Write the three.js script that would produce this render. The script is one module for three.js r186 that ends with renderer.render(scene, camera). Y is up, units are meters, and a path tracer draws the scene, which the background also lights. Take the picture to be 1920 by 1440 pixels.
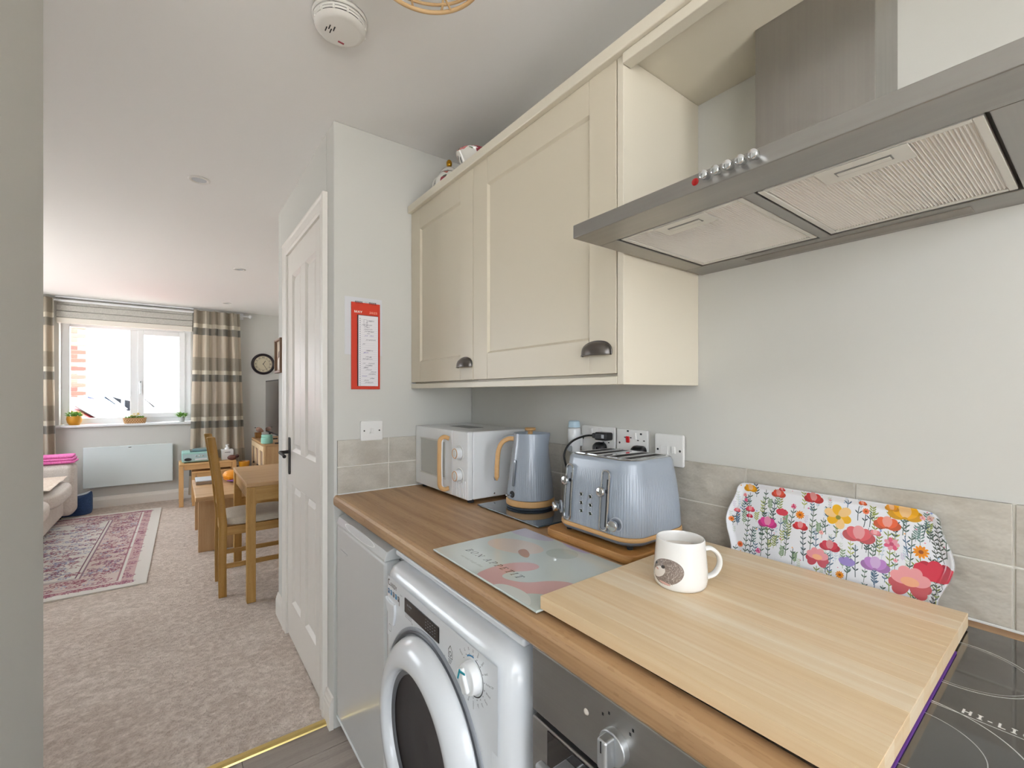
import * as THREE from 'three';
import { RoundedBoxGeometry } from 'three/addons/geometries/RoundedBoxGeometry.js';
import { mergeGeometries } from 'three/addons/utils/BufferGeometryUtils.js';

// ------------------------------------------------------------------ camera, sky, exposure
const scene = new THREE.Scene();
const renderer = new THREE.WebGLRenderer({ antialias: true });
renderer.toneMapping = THREE.LinearToneMapping;
renderer.toneMappingExposure = 0.98;
renderer.shadowMap.enabled = true;
const YAW = 36.8 * Math.PI / 180, FOCAL = 846;
const camera = new THREE.PerspectiveCamera(2 * Math.atan(720 / FOCAL) * 180 / Math.PI, 4 / 3, 0.05, 200);
camera.position.set(-1.085, 1.262, 0);
camera.lookAt(-1.085 + Math.sin(YAW), 1.262, -Math.cos(YAW));
camera.setViewOffset(1920, 1440, 0, -17, 1920, 1440);
scene.add(camera);
scene.background = new THREE.Color().setRGB(7.0, 7.45, 8.0);       // bright hazy sky, even all round
const sun = new THREE.DirectionalLight('#fffaf4', 44);             // high sun over the roof: falls on the paving, not through the windows
sun.position.set(14, 22, 1.5); sun.target.position.set(0, 0, -1);
sun.castShadow = true; Object.assign(sun.shadow.camera, { left: -20, right: 20, top: 20, bottom: -20, near: 1, far: 60 });
scene.add(sun, sun.target);

// ------------------------------------------------------------------ helpers
const PI = Math.PI, V3 = (x, y, z) => new THREE.Vector3(x, y, z), V2 = (x, y) => new THREE.Vector2(x, y);
function rng(seed) { let s = seed | 0; return () => { s = (s + 0x6d2b79f5) | 0; let t = Math.imul(s ^ (s >>> 15), 1 | s); t = (t + Math.imul(t ^ (t >>> 7), 61 | t)) ^ t; return ((t ^ (t >>> 14)) >>> 0) / 4294967296; }; }
const clean = (g) => {
  let n = g.index ? g.toNonIndexed() : g;
  for (const k of Object.keys(n.attributes)) if (!['position', 'normal', 'uv'].includes(k)) n.deleteAttribute(k);
  if (!n.attributes.uv) n.setAttribute('uv', new THREE.BufferAttribute(new Float32Array(n.attributes.position.count * 2), 2));
  return n;
};
const merge = (...gs) => mergeGeometries(gs.flat().map(clean));
// uv in metres from position, grain along the chosen axis ('x','y','z')
function uvm(g, grain = 'z') {
  g = clean(g);
  const p = g.attributes.position, n = g.attributes.normal, uv = g.attributes.uv, gi = 'xyz'.indexOf(grain);
  for (let i = 0; i < p.count; i += 3) {
    const a = [0, 0, 0];
    for (let k = 0; k < 3; k++) { a[0] += Math.abs(n.getX(i + k)); a[1] += Math.abs(n.getY(i + k)); a[2] += Math.abs(n.getZ(i + k)); }
    const m = a.indexOf(Math.max(...a)), rest = [0, 1, 2].filter((q) => q !== m);
    const u = rest.includes(gi) ? gi : rest[0], v = rest.find((q) => q !== u);
    for (let k = 0; k < 3; k++) { const q = [p.getX(i + k), p.getY(i + k), p.getZ(i + k)]; uv.setXY(i + k, q[u], q[v] + q[m] * 0.37); }
  }
  return g;
}
function box(x0, x1, y0, y1, z0, z1, r = 0.002, grain = 'z', seg = 2) {
  const w = Math.abs(x1 - x0), h = Math.abs(y1 - y0), d = Math.abs(z1 - z0);
  const rr = Math.min(r, w / 2.05, h / 2.05, d / 2.05);
  const g = rr > 0.0003 ? new RoundedBoxGeometry(w, h, d, seg, rr) : new THREE.BoxGeometry(w, h, d);
  g.translate((x0 + x1) / 2, (y0 + y1) / 2, (z0 + z1) / 2);
  return uvm(g, grain);
}
const cyl = (r0, r1, h, n = 32) => clean(new THREE.CylinderGeometry(r0, r1, h, n));          // r0 top, r1 bottom, centred
const lathe = (pts, n = 48) => clean(new THREE.LatheGeometry(pts.map((p) => V2(p[0], p[1])), n));
const tube = (pts, r, n = 48, m = 10, closed = false) => clean(new THREE.TubeGeometry(new THREE.CatmullRomCurve3(pts.map((p) => p.isVector3 ? p : V3(...p)), closed), n, r, m, closed));
const ball = (r, n = 16) => clean(new THREE.SphereGeometry(r, n * 2, n));
const put = (g, x, y, z, rx = 0, ry = 0, rz = 0, s) => { if (s) g.scale(...s); if (rx) g.rotateX(rx); if (rz) g.rotateZ(rz); if (ry) g.rotateY(ry); return g.translate(x, y, z); };
function extrude(pts, depth, bevel = 0, bs = 2) {
  const s = !Array.isArray(pts) ? pts : new THREE.Shape(pts.map((p) => V2(p[0], p[1])));
  const g = new THREE.ExtrudeGeometry(s, { depth: depth - 2 * bevel, bevelEnabled: bevel > 0, bevelThickness: bevel, bevelSize: bevel, bevelOffset: -bevel, bevelSegments: bs, curveSegments: 20 });
  return clean(g).translate(0, 0, bevel);
}
// rings: arrays of [x,y,z], same count, closed round; optional caps
function loft(rings, capA = true, capB = true) {
  const N = rings[0].length, pos = [], uv = [], idx = [];
  rings.forEach((r, j) => { for (let i = 0; i <= N; i++) { const q = r[i % N]; pos.push(...q); uv.push(i / N, j / (rings.length - 1)); } });
  for (let j = 0; j + 1 < rings.length; j++) for (let i = 0; i < N; i++) { const a = j * (N + 1) + i, b = a + 1, c = a + N + 1, d = c + 1; idx.push(a, c, b, b, c, d); }
  const g = new THREE.BufferGeometry();
  g.setAttribute('position', new THREE.Float32BufferAttribute(pos, 3)); g.setAttribute('uv', new THREE.Float32BufferAttribute(uv, 2)); g.setIndex(idx); g.computeVertexNormals();
  // weld the seam's normals
  const n = g.attributes.normal;
  for (let j = 0; j < rings.length; j++) { const a = j * (N + 1), b = a + N, x = n.getX(a) + n.getX(b), y = n.getY(a) + n.getY(b), z = n.getZ(a) + n.getZ(b), l = Math.hypot(x, y, z) || 1; n.setXYZ(a, x / l, y / l, z / l); n.setXYZ(b, x / l, y / l, z / l); }
  const out = [clean(g)];
  const cap = (r, flip) => {
    const c = [0, 1, 2].map((k) => r.reduce((s, q) => s + q[k], 0) / N), pp = [];
    for (let i = 0; i < N; i++) { const a = r[i], b = r[(i + 1) % N]; pp.push(...c, ...(flip ? b : a), ...(flip ? a : b)); }
    const k = new THREE.BufferGeometry(); k.setAttribute('position', new THREE.Float32BufferAttribute(pp, 3)); k.computeVertexNormals(); return clean(k);
  };
  if (capA) out.push(cap(rings[0], false)); if (capB) out.push(cap(rings[rings.length - 1], true));
  return merge(out);
}
// rounded rectangle outline in the xz plane, resampled evenly
function rrect(w, d, r, n) {
  const pts = [], q = [[w / 2 - r, d / 2 - r, 0], [-w / 2 + r, d / 2 - r, 1], [-w / 2 + r, -d / 2 + r, 2], [w / 2 - r, -d / 2 + r, 3]];
  for (const [cx, cz, k] of q) for (let i = 0; i <= 16; i++) { const a = k * PI / 2 + i / 16 * PI / 2; pts.push([cx + r * Math.cos(a), cz + r * Math.sin(a)]); }
  const L = [0]; for (let i = 1; i <= pts.length; i++) { const a = pts[i - 1], b = pts[i % pts.length]; L.push(L[i - 1] + Math.hypot(a[0] - b[0], a[1] - b[1])); }
  const out = []; let j = 0;
  for (let i = 0; i < n; i++) { const s = i / n * L[pts.length]; while (L[j + 1] < s) j++; const t = (s - L[j]) / (L[j + 1] - L[j] || 1), a = pts[j], b = pts[(j + 1) % pts.length]; out.push([a[0] + (b[0] - a[0]) * t, a[1] + (b[1] - a[1]) * t]); }
  return out;
}
const roundShape = (w, h, r) => { const s = new THREE.Shape(), x = -w / 2, y = -h / 2; s.moveTo(x + r, y); s.lineTo(x + w - r, y); s.quadraticCurveTo(x + w, y, x + w, y + r); s.lineTo(x + w, y + h - r); s.quadraticCurveTo(x + w, y + h, x + w - r, y + h); s.lineTo(x + r, y + h); s.quadraticCurveTo(x, y + h, x, y + h - r); s.lineTo(x, y + r); s.quadraticCurveTo(x, y, x + r, y); return s; };
// flat quad from a corner and two edge vectors, uv 0..1
function quad(o, u, v) {
  const a = V3(...o), b = V3(...u), c = V3(...v), g = new THREE.BufferGeometry(), n = b.clone().cross(c).normalize();
  const p = [a, a.clone().add(b), a.clone().add(b).add(c), a.clone().add(c)], o6 = [0, 1, 2, 0, 2, 3], t = [[0, 0], [1, 0], [1, 1], [0, 1]];
  g.setAttribute('position', new THREE.Float32BufferAttribute(o6.flatMap((i) => p[i].toArray()), 3));
  g.setAttribute('normal', new THREE.Float32BufferAttribute(o6.flatMap(() => n.toArray()), 3));
  g.setAttribute('uv', new THREE.Float32BufferAttribute(o6.flatMap((i) => t[i]), 2));
  return g;
}
const taken = {};
const numbered = (n) => { taken[n] = (taken[n] ?? -1) + 1; return taken[n] ? n + '_' + String(taken[n]).padStart(3, '0') : n; };
function thing(name, label, category, [x, y, z] = [0, 0, 0], turn = 0, group) {
  const o = new THREE.Group(); o.name = numbered(name); o.position.set(x, y, z); o.rotation.y = turn; o.userData = { label, category };
  if (group) o.userData.group = group;
  scene.add(o); return o;
}
function part(parent, name, g, m, label) {
  const o = new THREE.Mesh(g, m); o.name = name; o.castShadow = o.receiveShadow = true; if (label) o.userData.label = label;
  parent.add(o); return o;
}
function sub(parent, name, at = [0, 0, 0]) { const o = new THREE.Group(); o.name = name; o.position.set(...at); parent.add(o); return o; }
function struct(name, g, m, label, category) {
  const o = new THREE.Mesh(g, m); o.name = name; o.castShadow = o.receiveShadow = true; o.userData = { kind: 'structure', label, category }; scene.add(o); return o;
}
function structGroup(name, label, category) { const o = new THREE.Group(); o.name = name; o.userData = { kind: 'structure', label, category }; scene.add(o); return o; }

// ------------------------------------------------------------------ procedural textures
const hash = (x, y, s) => { let h = Math.imul(x | 0, 374761393) ^ Math.imul(y | 0, 668265263) ^ Math.imul(s | 0, 2147483647 - 58); h = Math.imul(h ^ (h >>> 13), 1274126177); h ^= h >>> 16; return (h >>> 0) / 4294967296; };
const sm = (t) => t * t * (3 - 2 * t), lerp = (a, b, t) => a + (b - a) * t, clamp = (x, a = 0, b = 1) => Math.min(b, Math.max(a, x));
function pn(u, v, px, py, s) {                                     // periodic value noise, u,v in 0..1
  const x = u * px, y = v * py, xi = Math.floor(x), yi = Math.floor(y), fx = sm(x - xi), fy = sm(y - yi);
  const h = (i, j) => hash(((i % px) + px) % px, ((j % py) + py) % py, s);
  return lerp(lerp(h(xi, yi), h(xi + 1, yi), fx), lerp(h(xi, yi + 1), h(xi + 1, yi + 1), fx), fy);
}
const fbm = (u, v, px, py, s, o = 4) => { let a = 0, w = 0.5, t = 0; for (let i = 0; i < o; i++) { a += w * pn(u, v, px << i, py << i, s + i * 17); t += w; w *= 0.5; } return a / t; };
function tex(w, h, fn, sx = 1, sy = 1, srgb = true) {
  const d = new Uint8Array(w * h * 4);
  for (let y = 0; y < h; y++) for (let x = 0; x < w; x++) {
    const c = fn(x / w, y / h), i = (y * w + x) * 4;
    for (let k = 0; k < 3; k++) d[i + k] = clamp(typeof c === 'number' ? c : c[k]) * 255;
    d[i + 3] = 255;
  }
  const t = new THREE.DataTexture(d, w, h); t.wrapS = t.wrapT = THREE.RepeatWrapping; t.magFilter = t.minFilter = THREE.LinearFilter;
  if (srgb) t.colorSpace = THREE.SRGBColorSpace; t.repeat.set(1 / sx, 1 / sy); t.needsUpdate = true; return t;
}
const hex = (s) => [1, 3, 5].map((i) => parseInt(s.slice(i, i + 2), 16) / 255);
const mixc = (a, b, t) => a.map((q, i) => lerp(q, b[i], t));
function canvasTex(w, h, draw) {
  const c = document.createElement('canvas'); c.width = w; c.height = h; draw(c.getContext('2d'), w, h);
  const t = new THREE.CanvasTexture(c); t.colorSpace = THREE.SRGBColorSpace; return t;
}
function wood(a, b, { seed = 1, sx = 1.2, sy = 0.4, rings = 40, streak = 0.5, pores = 0.25, w = 1024, h = 512 } = {}) {
  const A = hex(a), B = hex(b);
  return tex(w, h, (u, v) => {
    const warp = (fbm(u, v, 3, 2, seed, 3) - 0.5) * 0.12;
    const g = pn(u, (v + warp + 1) % 1, 2, rings, seed + 5), f = pn(u, v, 6, rings * 5, seed + 9), c = fbm(u, v, 3, 4, seed + 31, 3);
    const p = pn(u, v, 60, 160, seed + 40) > 0.8 ? pores : 0;
    return mixc(A, B, clamp(streak * (g * 0.5 + f * 0.25 + c * 0.5) + p * 0.6)).map((q) => q);
  }, sx, sy);
}
const M = (o) => new THREE.MeshStandardMaterial({ roughness: 0.6, ...o });
const MP = (o) => new THREE.MeshPhysicalMaterial({ roughness: 0.5, ...o });

const paintBump = tex(256, 256, (u, v) => 0.5 + 0.5 * (fbm(u, v, 40, 40, 3, 3) - 0.5), 0.3, 0.3, false);
const mat = {
  wall: M({ color: '#d6d5cf', roughness: 0.9, bumpMap: paintBump, bumpScale: 0.00005 }),
  ceil: M({ color: '#f5f3f0', roughness: 0.95, bumpMap: paintBump, bumpScale: 0.00005 }),
  trim: M({ color: '#efeae2', roughness: 0.38 }),
  cream: MP({ color: '#d9cfba', roughness: 0.42, clearcoat: 0.15, clearcoatRoughness: 0.35 }),
  creamPanel: MP({ color: '#e3dbc9', roughness: 0.4, clearcoat: 0.15, clearcoatRoughness: 0.35 }),
  white: MP({ color: '#eef0f1', roughness: 0.3, clearcoat: 0.3, clearcoatRoughness: 0.2 }),
  whiteMatt: M({ color: '#eeeeec', roughness: 0.55 }),
  applWhite: MP({ color: '#e4e8ec', roughness: 0.24, clearcoat: 0.5, clearcoatRoughness: 0.12 }),
  black: M({ color: '#17181b', roughness: 0.4 }),
  darkGap: M({ color: '#1a1613', roughness: 0.9 }),
  rubber: M({ color: '#26272b', roughness: 0.75 }),
  chrome: M({ color: '#d9dcdf', roughness: 0.12, metalness: 1 }),
  pewter: M({ color: '#6a6561', roughness: 0.3, metalness: 0.85 }),
  iron: M({ color: '#2b2623', roughness: 0.55, metalness: 0.4 }),
  brass: M({ color: '#d8c07c', roughness: 0.3, metalness: 0.9 }),
  alu: M({ color: '#c9cccf', roughness: 0.33, metalness: 0.85 }),
  redLamp: M({ color: '#b80d12', roughness: 0.3 }),
  glass: new THREE.MeshPhysicalMaterial({ color: '#ffffff', roughness: 0.02, transmission: 1, thickness: 0, ior: 1.45 }),
};
const steelTex = tex(512, 256, (u, v) => { const s = 0.65 + 0.012 * (pn(u, v, 3, 128, 8) - 0.5) + 0.07 * (fbm(u, v, 3, 6, 4, 4) - 0.5); return [s, s * 0.985, s * 0.96]; }, 0.6, 0.3);
const steelRough = tex(256, 256, (u, v) => 0.38 + 0.03 * (pn(u, v, 2, 120, 8) - 0.5) + 0.1 * (fbm(u, v, 4, 6, 21, 4) - 0.5), 0.6, 0.3, false);
mat.steel = M({ map: steelTex, roughnessMap: steelRough, roughness: 1, metalness: 0.95 });
mat.oak = M({ map: wood('#dab78c', '#a07a54', { seed: 11, sx: 1.1, sy: 0.45, rings: 26, streak: 0.95 }), roughness: 0.42 });
mat.board = M({ map: wood('#dfb074', '#a9743c', { seed: 23, sx: 0.5, sy: 0.2, rings: 14, streak: 1 }), roughness: 0.5 });
mat.beech = M({ map: wood('#e3bb85', '#cf9c62', { seed: 41, sx: 0.4, sy: 0.12, rings: 20, streak: 0.7, w: 512, h: 256 }), roughness: 0.5 });
mat.pine = M({ map: wood('#d3ab6c', '#a67a38', { seed: 53, sx: 1, sy: 0.3, rings: 18, streak: 0.8, w: 512, h: 256 }), roughness: 0.5 });
mat.lightOak = M({ map: wood('#d6b48a', '#b48a5a', { seed: 61, sx: 1, sy: 0.3, rings: 18, streak: 0.8, w: 512, h: 256 }), roughness: 0.5 });

// ------------------------------------------------------------------ the shell: floor, ceiling, walls
const L = -1.755, XC = -0.607, CEIL = 2.285, FAR = -6.67, YT = 0.879;      // end wall, corridor wall, ceiling, window wall, worktop height
const XR = 0.16, XL = -3.1, BACK = 1.2, XK = -1.297, KN = -1.3, CW = -2.87, KX = -2.7, PIER = -0.8;

// kitchen floor: vinyl planks in staggered rows
{
  const f = structGroup('floor', 'grey-brown wood effect vinyl plank kitchen floor', 'floor');
  part(f, 'subfloor', merge(box(XK - 0.1, 0.1, -0.15, -0.012, -1.82, BACK + 0.1, 0), box(KX - 0.1, XK - 0.1, -0.15, -0.012, KN + 0.1, BACK + 0.1, 0)), M({ color: '#5c544d', roughness: 0.9 }));
  const ms = ['#b3a89e', '#a69b92', '#bfb4aa', '#aca198'].map((c, i) => M({ map: wood(c, '#80766e', { seed: 70 + i, sx: 0.9, sy: 0.16, rings: 10, streak: 0.6, w: 512, h: 128 }), roughness: 0.5 }));
  const r = rng(5); let n = 0;
  for (let row = 0; row < 22; row++) {
    const z0 = -1.82 + row * 0.148; if (z0 > BACK) break;
    const left = z0 > KN + 0.05 ? KX : XK; let x = KX - (row * 0.37) % 0.9;
    while (x < 0) {
      const a = Math.max(x, left), b = Math.min(x + 0.9, 0);
      if (b - a > 0.02) { part(f, 'plank', box(a + 0.0008, b - 0.0008, -0.012, 0, z0 + 0.0008, Math.min(z0 + 0.1472, BACK), 0.0006, 'x', 1), ms[Math.floor(r() * 4)]); n++; }
      x += 0.9;
    }
  }
}
// living room carpet
const carpetCol = tex(1024, 1024, (u, v) => {
  const warp = (fbm(u, v, 6, 6, 77, 3) - 0.5) * 0.05, a = fbm((u + warp + 1) % 1, (v - warp + 1) % 1, 48, 64, 5, 3), b = fbm(u, v, 5, 5, 91, 4), c = pn(u, v, 220, 220, 12);
  const t = clamp((a - 0.5) * 1.1 + (b - 0.5) * 0.35 + (c - 0.5) * 0.3 + 0.5);
  return mixc(hex('#b5a598'), hex('#e4d8cd'), t);
}, 0.9, 0.9);
const carpetBump = tex(1024, 1024, (u, v) => { const warp = (fbm(u, v, 6, 6, 77, 3) - 0.5) * 0.05; return 0.65 * fbm((u + warp + 1) % 1, (v - warp + 1) % 1, 48, 64, 5, 3) + 0.35 * pn(u, v, 220, 220, 12); }, 0.9, 0.9, false);
mat.carpet = M({ map: carpetCol, bumpMap: carpetBump, bumpScale: 0.006, roughness: 1 });
struct('floor_001', merge(box(XL - 0.1, XR + 0.1, -0.15, 0.004, FAR - 0.02, -1.8, 0, 'x'), box(XL - 0.1, XK - 0.12, -0.15, 0.004, -1.8, KN, 0, 'x')), mat.carpet, 'beige brown loop pile carpet running to the far window', 'carpet');
struct('trim_1', put(extrude([[-0.02, 0], [0.02, 0], [0.017, 0.005], [0.008, 0.0095], [-0.008, 0.0095], [-0.017, 0.005]], XC - 0.012 - XK + 0.15), XK - 0.15, 0.001, -1.81, 0, PI / 2), mat.brass, 'brass threshold strip between carpet and kitchen vinyl', 'threshold strip');
struct('ceiling', box(XL - 0.2, XR + 0.2, CEIL, CEIL + 0.25, FAR - 0.3, BACK + 0.3, 0), mat.ceil, 'off-white matt painted ceiling over kitchen and living room', 'ceiling');

// tiles
const tileMats = [0, 1, 2].map((i) => M({ map: tex(256, 128, (u, v) => { const a = fbm(u, v, 4, 3, 100 + i * 9, 5), b = pn(u, v, 70, 40, 130 + i); return mixc(hex('#b9b3a7'), hex('#d0cbc0'), clamp((a - 0.5) * 1.6 + (b - 0.5) * 0.3 + 0.5)); }, 0.24, 0.12), bumpMap: tex(256, 128, (u, v) => fbm(u, v, 5, 4, 160 + i * 7, 5), 0.24, 0.12, false), bumpScale: 0.006, roughness: 0.38 }));
mat.grout = M({ color: '#efece4', roughness: 0.9 });

const wallRight = structGroup('wall_right', 'white painted kitchen wall behind the worktop with grey-beige tiles', 'wall');
part(wallRight, 'plaster', box(0, 0.16, -0.15, CEIL, CW, BACK, 0, 'x'), mat.wall);
part(wallRight, 'grout', box(-0.0052, 0, YT, 1.0835, L, BACK, 0), mat.grout);
{
  const r = rng(9); let k = 0;
  for (let row = 0; row < 2; row++) for (let c = -9; c < 12; c++) {
    const z0 = Math.max(-0.0955 - 0.2115 * (1 - c) + 0.2115, L + 0.008), z1 = Math.min(-0.0955 - 0.2115 * (1 - c) + 0.423 - 0.003, BACK);
    if (z1 - z0 < 0.02 || z0 > BACK) continue;
    part(wallRight, 'tile', box(-0.008, -0.0005, YT + 0.003 + row * 0.1025, YT + 0.1025 + row * 0.1025 - 0.0005, z0, z1, 0.0015, 'z', 1), tileMats[Math.floor(r() * 3)]);
  }
}
part(wallRight, 'sealant', box(-0.0125, -0.0085, YT + 0.0002, YT + 0.0045, L + 0.013, BACK - 0.01, 0.0015), mat.whiteMatt);
const wallEnd = structGroup('wall_end', 'white end wall of the kitchen with two rows of tiles', 'wall');
part(wallEnd, 'plaster', box(XC, -0.0001, 0, CEIL, L - 0.1, L, 0.004, 'x'), mat.wall);
part(wallEnd, 'grout', box(XC + 0.012, -0.008, YT, 1.0835, L, L + 0.0052, 0), mat.grout);
part(wallEnd, 'sealant', box(-0.595, -0.0135, YT + 0.0002, YT + 0.0045, L + 0.0085, L + 0.0125, 0.0015), mat.whiteMatt);
for (let row = 0; row < 2; row++) for (const [a, b] of [[XC + 0.012, -0.3965], [-0.3935, -0.1855], [-0.1825, -0.0095]]) part(wallEnd, 'tile', box(a, b, YT + 0.003 + row * 0.1025, YT + 0.102 + row * 0.1025, L + 0.0005, L + 0.008, 0.0015, 'x', 1), tileMats[(row + (a * 10 | 0) + 9) % 3]);

// corridor wall with the door opening
const D0 = -1.905, D1 = -2.60, DH = 1.985;                         // door opening near, far, height
struct('wall_corridor', merge(box(XC, XC + 0.1, 0, CEIL, D0, L - 0.1001, 0), box(XC, XC + 0.1, 0, CEIL, CW, D1, 0), box(XC, XC + 0.1, DH, CEIL, D1, D0, 0)), mat.wall, 'white painted side wall holding the panelled door', 'wall');
struct('wall_divider', box(XC + 0.1, XR, 0, CEIL, CW, CW + 0.1, 0), mat.wall, 'white wall behind the dining table hiding the cupboard', 'wall');
struct('wall_left', merge(box(XK - 0.12, XK, 0, CEIL, KN, PIER, 0.004)), mat.wall, 'plain pale wall edge at the left side of the picture', 'wall');
struct('wall_kitchen_left', box(KX - 0.12, KX, 0, CEIL, KN + 0.12, BACK, 0), mat.wall, 'white kitchen wall left of the camera', 'wall');
struct('wall_front', box(XL, XK - 0.12, 0, CEIL, KN, KN + 0.12, 0), mat.wall, 'white living room wall behind the left wall edge', 'wall');
struct('wall_lounge_left', merge(box(XL - 0.2, XL, 0, CEIL, FAR, -6.3, 0), box(XL - 0.2, XL, 0, CEIL, -3.4, KN + 0.12, 0), box(XL - 0.2, XL, 2.05, CEIL, -6.3, -3.4, 0), box(XL - 0.2, XL, 0, 0.95, -6.3, -3.4, 0)), mat.wall, 'white wall behind the sofa', 'wall');
{
  const w = structGroup('window_3', 'white framed window in the hidden wall behind the sofa', 'window'), X = XL - 0.1;
  part(w, 'window_frame', merge(box(X - 0.03, X + 0.03, 0.95, 2.05, -6.3, -6.24, 0.004), box(X - 0.03, X + 0.03, 0.95, 2.05, -3.46, -3.4, 0.004), box(X - 0.03, X + 0.03, 1.99, 2.05, -6.24, -3.46, 0.004), box(X - 0.03, X + 0.03, 0.95, 1.01, -6.24, -3.46, 0.004), box(X - 0.03, X + 0.03, 1.01, 1.99, -4.88, -4.82, 0.004)), mat.white);
  part(w, 'pane', box(X - 0.002, X + 0.002, 1.01, 1.99, -6.24, -4.88, 0), mat.glass); part(w, 'pane', box(X - 0.002, X + 0.002, 1.01, 1.99, -4.82, -3.46, 0), mat.glass);
}
struct('wall_lounge_right', box(XR, XR + 0.12, -0.15, CEIL, FAR, CW, 0), mat.wall, 'white wall behind the television', 'wall');
function wallWithWindow(name, z0, z1, xa, xb, wx0, wx1, wy0, wy1, label) {
  return struct(name, merge(box(xa, wx0, 0, CEIL, z0, z1, 0), box(wx1, xb, 0, CEIL, z0, z1, 0), box(wx0, wx1, 0, wy0, z0, z1, 0), box(wx0, wx1, wy1, CEIL, z0, z1, 0)), mat.wall, label, 'wall');
}
const WX0 = -2.06, WX1 = -0.925, WY0 = 0.905, WY1 = 2.05;
wallWithWindow('wall_far', FAR - 0.28, FAR, XL - 0.12, XR + 0.12, WX0, WX1, WY0, WY1, 'white window wall at the far end of the living room');
struct('wall_back', merge(box(KX - 0.12, -2.5, 0, CEIL, BACK, BACK + 0.22, 0), box(-1.2, -1.1, 0, CEIL, BACK, BACK + 0.22, 0), box(-0.45, 0.16, 0, CEIL, BACK, BACK + 0.22, 0), box(-2.5, -1.2, 2.12, CEIL, BACK, BACK + 0.22, 0), box(-1.1, -0.45, 2.12, CEIL, BACK, BACK + 0.22, 0), box(-2.5, -1.2, 0, 0.95, BACK, BACK + 0.22, 0)), mat.wall, 'white kitchen back wall behind the camera', 'wall');

// skirting boards
const skirtProfile = [[0, 0], [0.016, 0], [0.016, 0.085], [0.013, 0.09], [0.0125, 0.098], [0.009, 0.105], [0.006, 0.118], [0, 0.12]];
const skirt = (len) => extrude(skirtProfile, len);                 // runs along +z, faces +x
struct('baseboard_far', put(skirt(XR - XL), XR, 0.004, FAR, 0, -PI / 2), mat.trim, 'white moulded skirting board under the far window', 'skirting board');
struct('baseboard_corridor', merge(put(skirt(0.082), XC, 0, L, 0, PI), put(skirt(0.20), XC, 0.004, D1 - 0.07, 0, PI)), mat.trim, 'white skirting blocks either side of the panelled door', 'skirting board');
struct('baseboard_left', put(skirt(PIER - KN), XK, 0, KN, 0, 0), mat.trim, 'white skirting board along the left wall edge', 'skirting board');

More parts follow.
